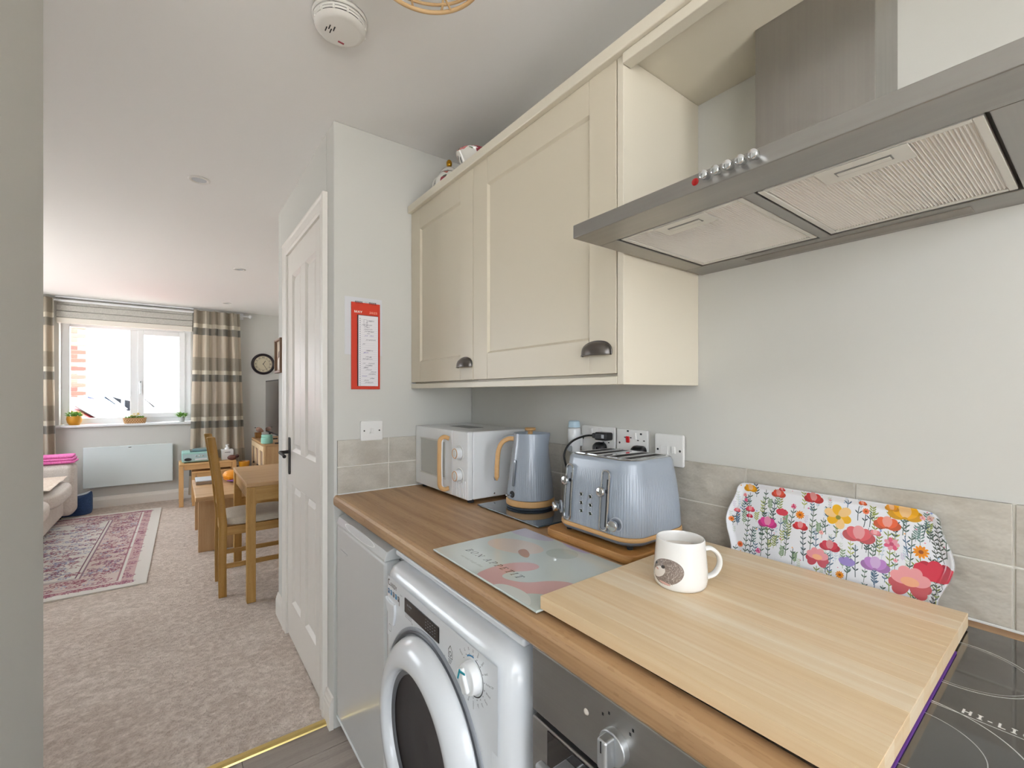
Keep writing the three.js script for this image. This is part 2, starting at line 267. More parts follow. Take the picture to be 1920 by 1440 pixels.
// architrave and panelled door
{
  const a = [];
  const prof = [[0, 0], [0.068, 0], [0.068, 0.018], [0.058, 0.02], [0.05, 0.016], [0.02, 0.013], [0.012, 0.016], [0, 0.012]];   // width, proud
  const leg = (flip) => { const g = extrude(prof.map(([w, p]) => [-p, w]), DH + 0.062); g.rotateX(-PI / 2); if (flip) { g.scale(1, 1, -1); const p = g.attributes.position.array, n = g.attributes.normal.array; for (let i = 0; i < p.length; i += 9) for (const q of [p, n]) for (let k = 0; k < 3; k++) { const t = q[i + 3 + k]; q[i + 3 + k] = q[i + 6 + k]; q[i + 6 + k] = t; } } return g; };
  a.push(put(leg(true), XC, 0, D0 - 0.004 + 0.0));                 // near leg widens to +z
  a.push(put(leg(false), XC, 0, D1 + 0.004));
  const head = extrude(prof.map(([w, p]) => [-p, w]), D0 - D1 + 0.13); a.push(put(head, XC, DH - 0.006, D1 - 0.065));
  struct('trim_2', merge(a), mat.trim, 'white moulded architrave around the panelled door', 'door frame');
  const d = structGroup('door_1', 'white four panel door with a black lever handle', 'door');
  const X = XC - 0.002, x1 = X + 0.035, z0 = D1 + 0.004, z1 = D0 - 0.004, w = z1 - z0, st = 0.105, mid = 0.09, pw = (w - 2 * st - mid) / 2;
  const rails = [[0.012, 0.2], [0.80, 0.97], [DH - 0.125, DH - 0.004]];
  const fr = [box(X, x1, 0.012, DH - 0.004, z0, z0 + st, 0.001), box(X, x1, 0.012, DH - 0.004, z1 - st, z1, 0.001), box(X, x1, 0.2002, 0.7998, z0 + st + pw, z0 + st + pw + mid, 0.001), box(X, x1, 0.9702, DH - 0.1252, z0 + st + pw, z0 + st + pw + mid, 0.001)];
  for (const [a0, b0] of rails) fr.push(box(X, x1, a0, b0, z0 + st + 0.0002, z1 - st - 0.0002, 0.001));
  part(d, 'door_frame', merge(fr), mat.trim);
  for (const [y0, y1] of [[0.2, 0.80], [0.97, DH - 0.125]]) for (const zz of [z0 + st, z0 + st + pw + mid]) {
    // raised field with sloped margin
    const m = 0.03, ring = (dx, ins) => [[X + dx, y0 + ins, zz + ins], [X + dx, y1 - ins, zz + ins], [X + dx, y1 - ins, zz + pw - ins], [X + dx, y0 + ins, zz + pw - ins]];
    const flat = (rs) => { const g = []; for (let i = 0; i + 1 < rs.length; i++) for (let k = 0; k < 4; k++) { const A = rs[i][k], B = rs[i][(k + 1) % 4], Cc = rs[i + 1][(k + 1) % 4], Dd = rs[i + 1][k]; const b = new THREE.BufferGeometry(); b.setAttribute('position', new THREE.Float32BufferAttribute([...A, ...Dd, ...B, ...B, ...Dd, ...Cc], 3)); b.computeVertexNormals(); g.push(clean(b)); } return g; };
    const last = ring(0.004, m + 0.008);
    const capg = new THREE.BufferGeometry(); capg.setAttribute('position', new THREE.Float32BufferAttribute([...last[0], ...last[2], ...last[1], ...last[0], ...last[3], ...last[2]], 3)); capg.computeVertexNormals();
    part(d, 'door_panel', merge(flat([ring(0, 0), ring(0.012, 0.012), ring(0.013, 0.016), last]), clean(capg), box(X + 0.02, X + 0.025, y0, y1, zz, zz + pw, 0)), mat.trim);
  }
  const hy = 0.94, hz = z0 + 0.052;
  const h = sub(d, 'door_handle', [X, hy, hz]);
  part(h, 'back_plate', put(extrude(roundShape(0.036, 0.19, 0.012), 0.006, 0.0015), 0, 0, 0, 0, -PI / 2), mat.iron);
  part(h, 'lever', merge(put(cyl(0.008, 0.009, 0.045, 16), -0.026, 0.02, 0, 0, 0, PI / 2), tube([[-0.047, 0.02, 0], [-0.049, 0.02, 0.03], [-0.047, 0.018, 0.07], [-0.045, 0.012, 0.105]], 0.0075, 20, 10), put(ball(0.009, 8), -0.045, 0.011, 0.105)), mat.iron);
}

// living room window
{
  const w = structGroup('window_1', 'white framed double window over the living room sill', 'window');
  const z0 = -6.86, z1 = -6.80;
  const fr = (x0, x1, y0, y1, t, za, zb, b = t) => merge(box(x0, x0 + t, y0, y1, za, zb, 0.004), box(x1 - t, x1, y0, y1, za, zb, 0.004), box(x0 + t, x1 - t, y0, y0 + b, za, zb, 0.004), box(x0 + t, x1 - t, y1 - t, y1, za, zb, 0.004));
  part(w, 'window_frame', merge(fr(WX0, WX1, WY0 + 0.015, WY1, 0.065, z0, z1), box(-1.495, -1.425, WY0 + 0.08, WY1 - 0.065, z0, z1, 0.004)), mat.white);
  const s = part(w, 'casement', fr(-1.425, WX1 - 0.058, WY0 + 0.07, WY1 - 0.055, 0.055, z0 + 0.01, z1 + 0.018), mat.white);
  part(s, 'window_handle', merge(box(-1.412, -1.392, 1.30, 1.40, z1 + 0.018, z1 + 0.03, 0.004), box(-1.41, -1.394, 1.25, 1.385, z1 + 0.03, z1 + 0.048, 0.006)), mat.chrome);
  part(w, 'pane', box(WX0 + 0.06, -1.49, WY0 + 0.07, WY1 - 0.06, -6.833, -6.829, 0), mat.glass);
  part(w, 'pane', box(-1.375, WX1 - 0.11, WY0 + 0.12, WY1 - 0.105, -6.833, -6.829, 0), mat.glass);
  part(w, 'window_sill', box(WX0 - 0.02, WX1 + 0.03, WY0 - 0.012, WY0 + 0.014, -6.80, FAR + 0.045, 0.008, 'x'), mat.white);
}
// kitchen window behind the camera
{
  const w = structGroup('window_2', 'white framed kitchen window behind the camera', 'window'), zf = BACK + 0.06, ze = BACK + 0.12;
  const fr = (x0, x1, y0, y1, t, b = t) => merge(box(x0, x0 + t, y0, y1, zf, ze, 0.004), box(x1 - t, x1, y0, y1, zf, ze, 0.004), box(x0 + t, x1 - t, y0, y0 + b, zf, ze, 0.004), box(x0 + t, x1 - t, y1 - t, y1, zf, ze, 0.004));
  part(w, 'window_frame', merge(fr(-2.5, -1.2, 0.95, 2.12, 0.05), box(-1.88, -1.82, 1.0, 2.07, zf, ze, 0.004)), mat.white);
  for (const [a, b] of [[-2.45, -1.88], [-1.82, -1.25]]) part(w, 'pane', box(a, b, 1.0, 2.07, BACK + 0.088, BACK + 0.092, 0), mat.glass);
  part(w, 'window_sill', box(-2.52, -1.18, 0.935, 0.952, BACK - 0.03, BACK + 0.06, 0.006, 'x'), mat.white);
  const d = structGroup('door_2', 'white glazed back door behind the camera', 'door');
  part(d, 'door_frame', fr(-1.1, -0.45, 0.0, 2.12, 0.05, 0.09), mat.white);
  part(d, 'pane', box(-1.05, -0.50, 0.09, 2.07, BACK + 0.088, BACK + 0.092, 0), mat.glass);
}

// ------------------------------------------------------------------ worktop and appliances below it
{
  const t = thing('worktop', 'long oak effect laminate worktop with a rounded front edge', 'worktop', [0, YT - 0.042, 0]);
  const pr = [[-0.0, 0], [-0.588, 0], [-0.595, 0.002], [-0.599, 0.008], [-0.6, 0.02], [-0.599, 0.032], [-0.594, 0.039], [-0.586, 0.042], [0, 0.042]].reverse();
  const g = uvm(put(extrude(pr, BACK - L - 0.002), -0.0085, 0, L + 0.009 - 0.008), 'z');
  part(t, 'slab', g, mat.oak);
}
// under-counter fridge
{
  const t = thing('fridge', 'white under-counter fridge with a moulded top grip between wall and washing machine', 'fridge', [0, 0, 0]);
  const z0 = L + 0.012, z1 = -1.262;
  const mat_ = MP({ color: '#d4d6d5', roughness: 0.26, clearcoat: 0.5, clearcoatRoughness: 0.12 });
  part(t, 'body', box(-0.545, -0.03, 0.02, 0.815, z0, z1, 0.006), mat_);
  part(t, 'door', merge(box(-0.6, -0.548, 0.06, 0.772, z0, z1, 0.01)), mat_);
  const p = put(extrude([[-0.548, 0], [-0.6, 0], [-0.6, 0.006], [-0.592, 0.028], [-0.57, 0.036], [-0.548, 0.037]].reverse(), z1 - z0, 0.003), 0, 0.773, z0);
  const lip = part(t, 'top_grip', p, mat_);
  part(lip, 'grip_recess', put(lathe([[0, -0.0035], [0.05, -0.0034], [0.052, -0.001], [0.056, 0.0015], [0.058, 0]], 40), -0.5955, 0.792, (z0 + z1) / 2, 0, 0, 1.2, [0.22, 1, 2.6]), mat.whiteMatt);
  part(t, 'seal', box(-0.549, -0.545, 0.07, 0.80, z0 + 0.004, z1 - 0.004, 0), M({ color: '#b8b9b8', roughness: 0.7 }));
  part(t, 'plinth', box(-0.57, -0.05, 0.0, 0.055, z0 + 0.01, z1 - 0.01, 0.002), mat.whiteMatt);
  part(t, 'foot_strip', box(-0.601, -0.55, 0.052, 0.06, z0, z1, 0.002), mat.white);
  part(t, 'badge', box(-0.6008, -0.5995, 0.69, 0.695, z0 + 0.06, z0 + 0.13, 0.0003), M({ color: '#b9bcbf', roughness: 0.35, metalness: 0.6 }));
}
// washing machine
{
  const z0 = -1.246, z1 = -0.642, zc = (z0 + z1) / 2;
  const t = thing('washing_machine', 'white front loading washing machine with round porthole door under the worktop', 'washing machine', [0, 0, 0]);
  const ring = (x, ins, y0 = 0.02, y1 = 0.795) => rrect(z1 - z0 - 2 * ins, y1 - y0 - 2 * ins, 0.055, 96).map(([a, b]) => [x, (y0 + y1) / 2 + b, zc + a]);
  const prof = [[-0.04, 0.001], [-0.56, 0.001], [-0.575, 0.002], [-0.593, 0.008], [-0.604, 0.018], [-0.611, 0.032], [-0.614, 0.05]];
  part(t, 'body', loft(prof.map(([x, i]) => ring(x, i)), true, true), mat.applWhite);
  part(t, 'top_panel', box(-0.575, -0.04, 0.7952, 0.812, z0 + 0.004, z1 - 0.004, 0.006), mat.applWhite);
  part(t, 'foot', put(cyl(0.02, 0.02, 0.02, 16), -0.52, 0.01, z0 + 0.06), mat.rubber); part(t, 'foot', put(cyl(0.02, 0.02, 0.02, 16), -0.52, 0.01, z1 - 0.06), mat.rubber);
  part(t, 'foot', put(cyl(0.02, 0.02, 0.02, 16), -0.1, 0.01, z0 + 0.06), mat.rubber); part(t, 'foot', put(cyl(0.02, 0.02, 0.02, 16), -0.1, 0.01, z1 - 0.06), mat.rubber);
  // printed control fascia: print only, on the body's white
  const pz0 = -1.2, pz1 = -0.672, py0 = 0.60, py1 = 0.762, PW = 2048, PH = 628, X = -0.6146;
  const print = canvasTex(PW, PH, (c) => {
    c.fillStyle = '#e4e8ec'; c.fillRect(0, 0, PW, PH);
    const ux = (z) => (z - pz0) / (pz1 - pz0) * PW, uy = (y) => (py1 - y) / (py1 - py0) * PH;
    c.fillStyle = '#2a2c33';
    c.font = 'bold 92px sans-serif'; c.fillText('C', ux(-1.199), uy(0.737)); c.font = 'bold 62px sans-serif'; c.fillText('ANDY', ux(-1.1815), uy(0.737));
    ['#2c6f9e', '#2f7fb0', '#2b4a68', '#2f7fb0', '#3a4a58'].forEach((q, i) => { c.fillStyle = q; c.beginPath(); c.roundRect(ux(-1.198) + i * 64, uy(0.728), 48, 54, 12); c.fill(); c.fillStyle = '#e4e8ec'; c.fillRect(ux(-1.198) + i * 64 + 10, uy(0.728) + 14, 18, 5); c.fillRect(ux(-1.198) + i * 64 + 10, uy(0.728) + 25, 12, 5); });
    c.fillStyle = '#777c84'; c.font = '20px sans-serif'; c.fillText('Smart', ux(-1.115), uy(0.735));
    c.fillStyle = '#3b3e45'; c.fillRect(ux(-1.122), uy(0.716), 12, 42);
    // captions under the display
    c.fillStyle = '#6c7078'; for (let r = 0; r < 3; r++) for (let k = 0; k < 7; k++) c.fillRect(ux(-1.083) + k * 22, uy(0.703) + r * 16, 14 + (k * 7 + r * 5) % 8, 5);
    c.font = '26px sans-serif'; ['9h', '\u25ef', '\u2751', '\u25b6', '+', 'II'].forEach((s, i) => { c.fillText(s, ux(-1.045 + i * 0.034), uy(0.688)); c.fillRect(ux(-1.045 + i * 0.034), uy(0.683), 34, 4); });
    c.font = '22px sans-serif'; c.fillStyle = '#55595f'; c.fillText('kg Mix', ux(-1.055), uy(0.672)); 
    // energy house symbol
    c.strokeStyle = '#3d4148'; c.lineWidth = 6; c.beginPath(); const hx = ux(-0.848), hy = uy(0.716); c.moveTo(hx - 32, hy + 10); c.lineTo(hx, hy - 30); c.lineTo(hx + 32, hy + 10); c.lineTo(hx + 32, hy + 70); c.lineTo(hx - 32, hy + 70); c.closePath(); c.stroke(); c.beginPath(); c.arc(hx, hy + 36, 18, 0, 7); c.stroke();
    c.fillStyle = '#6c7078'; for (let k = 0; k < 3; k++) c.fillRect(hx - 34, hy + 84 + k * 14, 60 - k * 8, 6);
    // dial scale
    const dx = ux(-0.757), dy = uy(0.704), R = PW / (pz1 - pz0) * 0.0365;
    c.lineWidth = 9; c.strokeStyle = '#2c3037'; c.beginPath(); c.arc(dx, dy, R, -1.35, 1.9); c.stroke(); c.strokeStyle = '#3f86b8'; c.lineWidth = 13; c.beginPath(); c.arc(dx, dy, R + 6, -2.2, -1.5); c.stroke();
    c.fillStyle = '#3b3f47'; c.font = '21px sans-serif';
    const words = ['Rapid', '14\u2032', '30\u2032', '44\u2032', 'Wool', 'Sport', 'Hand', 'Perfect 20\u00b0', 'Mixed', 'Dark', '60\u00b0', '90\u00b0', 'Cotton', 'Rinse', 'Spin', 'Off'];
    words.forEach((s, i) => { const a = -2.6 + i * 0.345; if (a > 2.4) return; const rx = R + 40; c.save(); c.translate(dx + Math.cos(a) * rx, dy + Math.sin(a) * rx); c.rotate(Math.abs(a) > PI / 2 ? a + PI : a); c.textAlign = Math.abs(a) > PI / 2 ? 'right' : 'left'; c.fillText(s, 0, 7); c.restore(); c.fillRect(dx + Math.cos(a) * (R + 18) - 4, dy + Math.sin(a) * (R + 18) - 4, 8, 8); });
    // a faint bracket mark near the porthole
    c.strokeStyle = '#8a8e94'; c.lineWidth = 5; c.beginPath(); c.roundRect(ux(-1.192), uy(0.632), 60, 70, 18); c.stroke();
  });
  part(t, 'control_panel', quad([X, py0, pz0], [0, 0, pz1 - pz0], [0, py1 - py0, 0]), MP({ map: print, roughness: 0.24, clearcoat: 0.5, clearcoatRoughness: 0.12 }));
  const scr = canvasTex(512, 200, (c) => { c.fillStyle = '#1c1a1c'; c.fillRect(0, 0, 512, 200); c.fillStyle = '#b9bcc2'; c.font = 'bold 40px sans-serif'; c.fillText('6:59', 40, 80); c.font = '20px sans-serif'; c.fillText('1400', 50, 120); for (let i = 0; i < 5; i++) for (let j = 0; j < 4; j++) { c.fillRect(330 + i * 32, 30 + j * 40, 16, 5); if ((i + j) % 2) c.fillRect(330 + i * 32, 40 + j * 40, 8, 5); } });
  const d = part(t, 'display', box(-0.6165, -0.613, 0.706, 0.742, -1.083, -0.898, 0.001), M({ color: '#1a191b', roughness: 0.2 }));
  part(d, 'display_print', quad([-0.6168, 0.707, -1.082], [0, 0, 0.183], [0, 0.034, 0]), M({ map: scr, roughness: 0.15 }));
  // detergent drawer grip
  const sh = new THREE.Shape(); sh.moveTo(0, 0); sh.quadraticCurveTo(0.03, -0.01, 0.062, -0.002); sh.quadraticCurveTo(0.07, -0.03, 0.052, -0.062); sh.quadraticCurveTo(0.012, -0.05, 0, 0);
  const dg = part(t, 'drawer_grip', put(extrude(sh, 0.006, 0.002), -0.6146, 0.700, -1.202, 0, -PI / 2 + PI, 0).scale(1, 1, 1), mat.applWhite);
  dg.geometry.dispose(); dg.geometry = (() => { const g = extrude(sh, 0.008, 0.003); g.rotateY(-PI / 2); return g.translate(-0.612, 0.702, -1.206); })();
  // dial
  const dl = sub(t, 'dial', [-0.6146, 0.704, -0.757]);
  part(dl, 'dial_body', put(lathe([[0.031, 0], [0.031, 0.005], [0.029, 0.015], [0.0265, 0.0175], [0, 0.018]], 48), 0, 0, 0, 0, 0, PI / 2), mat.white);
  part(dl, 'dial_grip', put(box(-0.009, 0, -0.0235, 0.0235, -0.011, 0.011, 0.005), -0.0175, 0, 0, -0.5), mat.white);
  part(dl, 'pointer', merge(put(box(-0.002, 0, -0.002, 0.002, -0.011, 0.011, 0.0008), -0.0265, 0.0195, 0.004, -0.15), put(box(-0.002, 0, -0.011, 0.011, -0.002, 0.002, 0.0008), -0.0265, 0.0115, -0.0085, 0.35)), M({ color: '#1596a6', roughness: 0.4 }));
  // porthole
  const door = sub(t, 'porthole_door', [-0.614, 0.45, -0.95]);
  const rot = (g) => put(g, 0, 0, 0, 0, 0, PI / 2);
  part(door, 'door_seat', rot(lathe([[0.252, -0.002], [0.252, 0.003], [0.246, 0.006], [0.242, 0.002], [0.235, -0.002]], 96)), M({ color: '#8f949b', roughness: 0.35 }));
  part(door, 'door_ring', rot(lathe([[0.163, 0.012], [0.165, 0.03], [0.169, 0.041], [0.177, 0.046], [0.194, 0.045], [0.212, 0.036], [0.226, 0.022], [0.232, 0.008], [0.233, 0.0]], 96)), mat.applWhite);
  part(door, 'dark_rim', rot(lathe([[0.233, 0.0], [0.236, 0.006], [0.241, 0.007], [0.2445, 0.002]], 96)), M({ color: '#4b4e55', roughness: 0.35 }));
  part(door, 'door_glass', rot(lathe([[0, 0.003], [0.08, 0.005], [0.13, 0.010], [0.152, 0.017], [0.164, 0.022]], 72)), MP({ color: '#383434', roughness: 0.3, specularIntensity: 0.45 }));
  part(door, 'inner_rim', rot(lathe([[0.152, 0.02], [0.157, 0.026], [0.165, 0.024]], 72)), M({ color: '#777a80', roughness: 0.3, metalness: 0.3 }));
  part(t, 'kick_panel', box(-0.612, -0.6, 0.03, 0.13, z0 + 0.05, z1 - 0.05, 0.003), mat.applWhite);
}
// built-under oven
{
  const z0 = -0.622, z1 = -0.018;
  const t = thing('oven', 'stainless steel built-under oven below the bamboo board', 'oven', [0, 0, 0]);
  part(t, 'carcass', box(-0.555, -0.03, 0.1, YT - 0.046, z0, z1, 0.002), M({ color: '#222225', roughness: 0.6 }));
  part(t, 'control_panel', box(-0.578, -0.556, 0.704, 0.816, z0 + 0.004, z1 - 0.004, 0.003, 'z'), mat.steel);
  const dr = part(t, 'oven_door', box(-0.578, -0.556, 0.15, 0.694, z0 + 0.004, z1 - 0.004, 0.003), mat.steel);
  part(dr, 'door_glass', box(-0.5795, -0.577, 0.2, 0.690, z0 + 0.045, z1 - 0.045, 0.001), MP({ color: '#0d0d10', roughness: 0.06, clearcoat: 1 }));
  const h = part(dr, 'door_handle', merge(box(-0.628, -0.612, 0.648, 0.676, z0 + 0.07, z1 - 0.07, 0.005), box(-0.614, -0.578, 0.652, 0.672, z0 + 0.09, z0 + 0.115, 0.003), box(-0.614, -0.578, 0.652, 0.672, z1 - 0.115, z1 - 0.09, 0.003)), mat.alu);
  part(t, 'plinth', box(-0.53, -0.05, 0, 0.1, z0, z1, 0.002), M({ color: '#3c3c40', roughness: 0.6 }));
  part(t, 'indicator_lamp', put(lathe([[0, 0.003], [0.003, 0.0025], [0.0045, 0.0008], [0.005, 0]], 20), -0.578, 0.772, -0.487, 0, 0, PI / 2), M({ color: '#d9cfc4', roughness: 0.2 }));
  for (const [i, zz] of [-0.428, -0.27, -0.16].entries()) {
    const k = sub(t, 'knob', [-0.578, 0.758, zz]);
    part(k, 'knob_base', put(lathe([[0.0235, 0], [0.0235, 0.01], [0.022, 0.013], [0, 0.013]], 40), 0, 0, 0, 0, 0, PI / 2), mat.alu);
    part(k, 'knob_grip', put(box(-0.021, 0, -0.0215, 0.0215, -0.0085, 0.0085, 0.004), -0.012, 0, 0, i ? 0.2 : 0), mat.alu);
    part(k, 'knob_mark', box(-0.0336, -0.0325, 0.004, 0.02, -0.0008, 0.0008, 0.0003), mat.black);
  }
  [-0.455, -0.443, -0.405, -0.4].forEach((z, i) => part(t, 'panel_mark', box(-0.5785, -0.5775, 0.786 + (i % 2) * 0.008, 0.79 + (i % 2) * 0.008, z, z + 0.003, 0), mat.black));
}
// base cupboard carrying on under the worktop beyond the oven
{
  const t = thing('base_cupboard', 'cream base cupboard beside the oven below the worktop', 'cupboard', [0, 0, 0]);
  part(t, 'carcass', box(-0.555, -0.03, 0.12, YT - 0.046, -0.012, BACK - 0.01, 0.002), mat.creamPanel);
  part(t, 'plinth', box(-0.52, -0.05, 0, 0.12, -0.012, BACK - 0.01, 0.002), mat.creamPanel);
  for (const [a, b] of [[-0.008, 0.44], [0.446, 0.8], [0.806, BACK - 0.014]]) part(t, 'door', box(-0.577, -0.556, 0.14, 0.82, a, b, 0.003), mat.cream);
}

// ------------------------------------------------------------------ wall cabinets, cornice, hood
const CX = -0.297;                                                 // face of the cupboard doors
function shakerDoor(parent, z0, z1, y0, y1, handleZ) {
  const d = sub(parent, 'door', [0, 0, 0]), s = 0.082, a = CX, b = CX + 0.02;
  part(d, 'stile', box(a, b, y0, y1, z0, z0 + s, 0.0012, 'y', 1), mat.cream); part(d, 'stile', box(a, b, y0, y1, z1 - s, z1, 0.0012, 'y', 1), mat.cream);
  part(d, 'rail', box(a, b, y0, y0 + s, z0 + s + 0.0004, z1 - s - 0.0004, 0.0012, 'z', 1), mat.cream); part(d, 'rail', box(a, b, y1 - s, y1, z0 + s + 0.0004, z1 - s - 0.0004, 0.0012, 'z', 1), mat.cream);
  // bead sloping down to the sunk panel
  const yy = [y0 + s, y1 - s], zz = [z0 + s, z1 - s], m = 0.006, e = 0.0075, pos = [];
  const R0 = [[a + 0.0006, yy[0], zz[0]], [a + 0.0006, yy[1], zz[0]], [a + 0.0006, yy[1], zz[1]], [a + 0.0006, yy[0], zz[1]]], R1 = [[a + e, yy[0] + m, zz[0] + m], [a + e, yy[1] - m, zz[0] + m], [a + e, yy[1] - m, zz[1] - m], [a + e, yy[0] + m, zz[1] - m]];
  for (let k = 0; k < 4; k++) { const A = R0[k], B = R0[(k + 1) % 4], C2 = R1[(k + 1) % 4], D = R1[k]; pos.push(...A, ...D, ...B, ...B, ...D, ...C2); }
  const g = new THREE.BufferGeometry(); g.setAttribute('position', new THREE.Float32BufferAttribute(pos, 3)); g.computeVertexNormals();
  part(d, 'door_panel', merge(clean(g), box(a + e, b - 0.002, yy[0] - 0.004, yy[1] + 0.004, zz[0] - 0.004, zz[1] + 0.004, 0)), mat.cream);
  // cup handle: quarter dome open below, with a flange
  const N = 24, K = 12, w = 0.044, hh = 0.031, dd = 0.024, P = [], I = [];
  for (let j = 0; j <= K; j++) for (let i = 0; i <= N; i++) { const u = i / N * PI, v = j / K * PI / 2; P.push(-dd * Math.sin(u) * Math.cos(v) ** 0.8, hh * Math.sin(v) ** 0.9 * Math.max(0.02, Math.sin(u)) ** 0.55, w * -Math.cos(u)); }
  for (let j = 0; j < K; j++) for (let i = 0; i < N; i++) { const q = j * (N + 1) + i; I.push(q, q + N + 1, q + 1, q + 1, q + N + 1, q + N + 2); }
  const hg = new THREE.BufferGeometry(); hg.setAttribute('position', new THREE.Float32BufferAttribute(P, 3)); hg.setIndex(I); hg.computeVertexNormals();
  const fl = []; for (let i = 0; i <= 40; i++) { const u = i / 40 * PI; fl.push([-0.0015, hh * 1.04 * Math.sin(u) ** 0.6, -w * 1.04 * Math.cos(u)]); }
  const rim = []; for (let i = 0; i <= 24; i++) { const u = i / 24 * PI; rim.push([-dd * Math.sin(u), 0, -w * Math.cos(u)]); }
  part(d, 'cup_handle', merge(clean(hg), tube(fl, 0.002, 60, 8), tube(rim, 0.0015, 40, 8)).translate(CX, y0 + 0.044, handleZ), mat.pewter);
  return d;
}
const CY0 = 1.306, CY1 = 2.004, CE = -0.645;
{
  const a = thing('wall_cabinet', 'narrow cream shaker wall cabinet in the corner above the microwave', 'cabinet', [0, 0, 0]);
  part(a, 'carcass', box(CX + 0.021, -0.0005, CY0 - 0.006, CY1, L + 0.001, -1.2685, 0.001), mat.creamPanel);
  shakerDoor(a, L + 0.003, -1.2695, CY0, CY1, -1.318);
  const b = thing('wall_cabinet', 'wide cream shaker wall cabinet next to the cooker hood', 'cabinet', [0, 0, 0]);
  part(b, 'carcass', box(CX + 0.021, -0.0005, CY0 - 0.006, CY1, -1.2675, CE - 0.019, 0.001), mat.creamPanel);
  shakerDoor(b, -1.2665, CE - 0.021, CY0, CY1, -0.724);
  part(b, 'end_panel', box(CX, -0.0005, 1.281, CY1, CE - 0.018, CE, 0.0015, 'y'), mat.creamPanel);
  const p = thing('pelmet', 'cream light pelmet strip under the two wall cabinets', 'pelmet', [0, 0, 0]);
  part(p, 'pelmet_board', box(CX, CX + 0.02, 1.281, CY0 - 0.0065, L + 0.002, CE - 0.0185, 0.002), mat.creamPanel);
  const c = thing('cornice', 'cream flat cornice running along the cabinet tops and over the hood', 'cornice', [0, 0, 0]);
  part(c, 'front_rail', box(CX - 0.016, CX + 0.022, CY1 + 0.0005, CY1 + 0.030, L + 0.002, 0.30, 0.003), mat.creamPanel);
  part(c, 'front_step', box(CX - 0.006, CX + 0.022, CY1 - 0.0235, CY1 - 0.0002, CE + 0.001, 0.30, 0.002), mat.creamPanel);
  { const xa = CX + 0.0225, xb = -0.0005, za = CE - 0.018, zb = 0.30, sh = [[xa, za], [xb, za], [xb, -0.4425], [-0.1325, -0.4425], [-0.1325, -0.2435], [xb, -0.2435], [xb, zb], [xa, zb]].map(([x, z]) => [x, -z]).reverse(); const g = extrude(sh, 0.0175); g.rotateX(-PI / 2); part(c, 'bridging_panel', uvm(g.translate(0, CY1 + 0.0005, 0), 'z'), mat.creamPanel); }
}
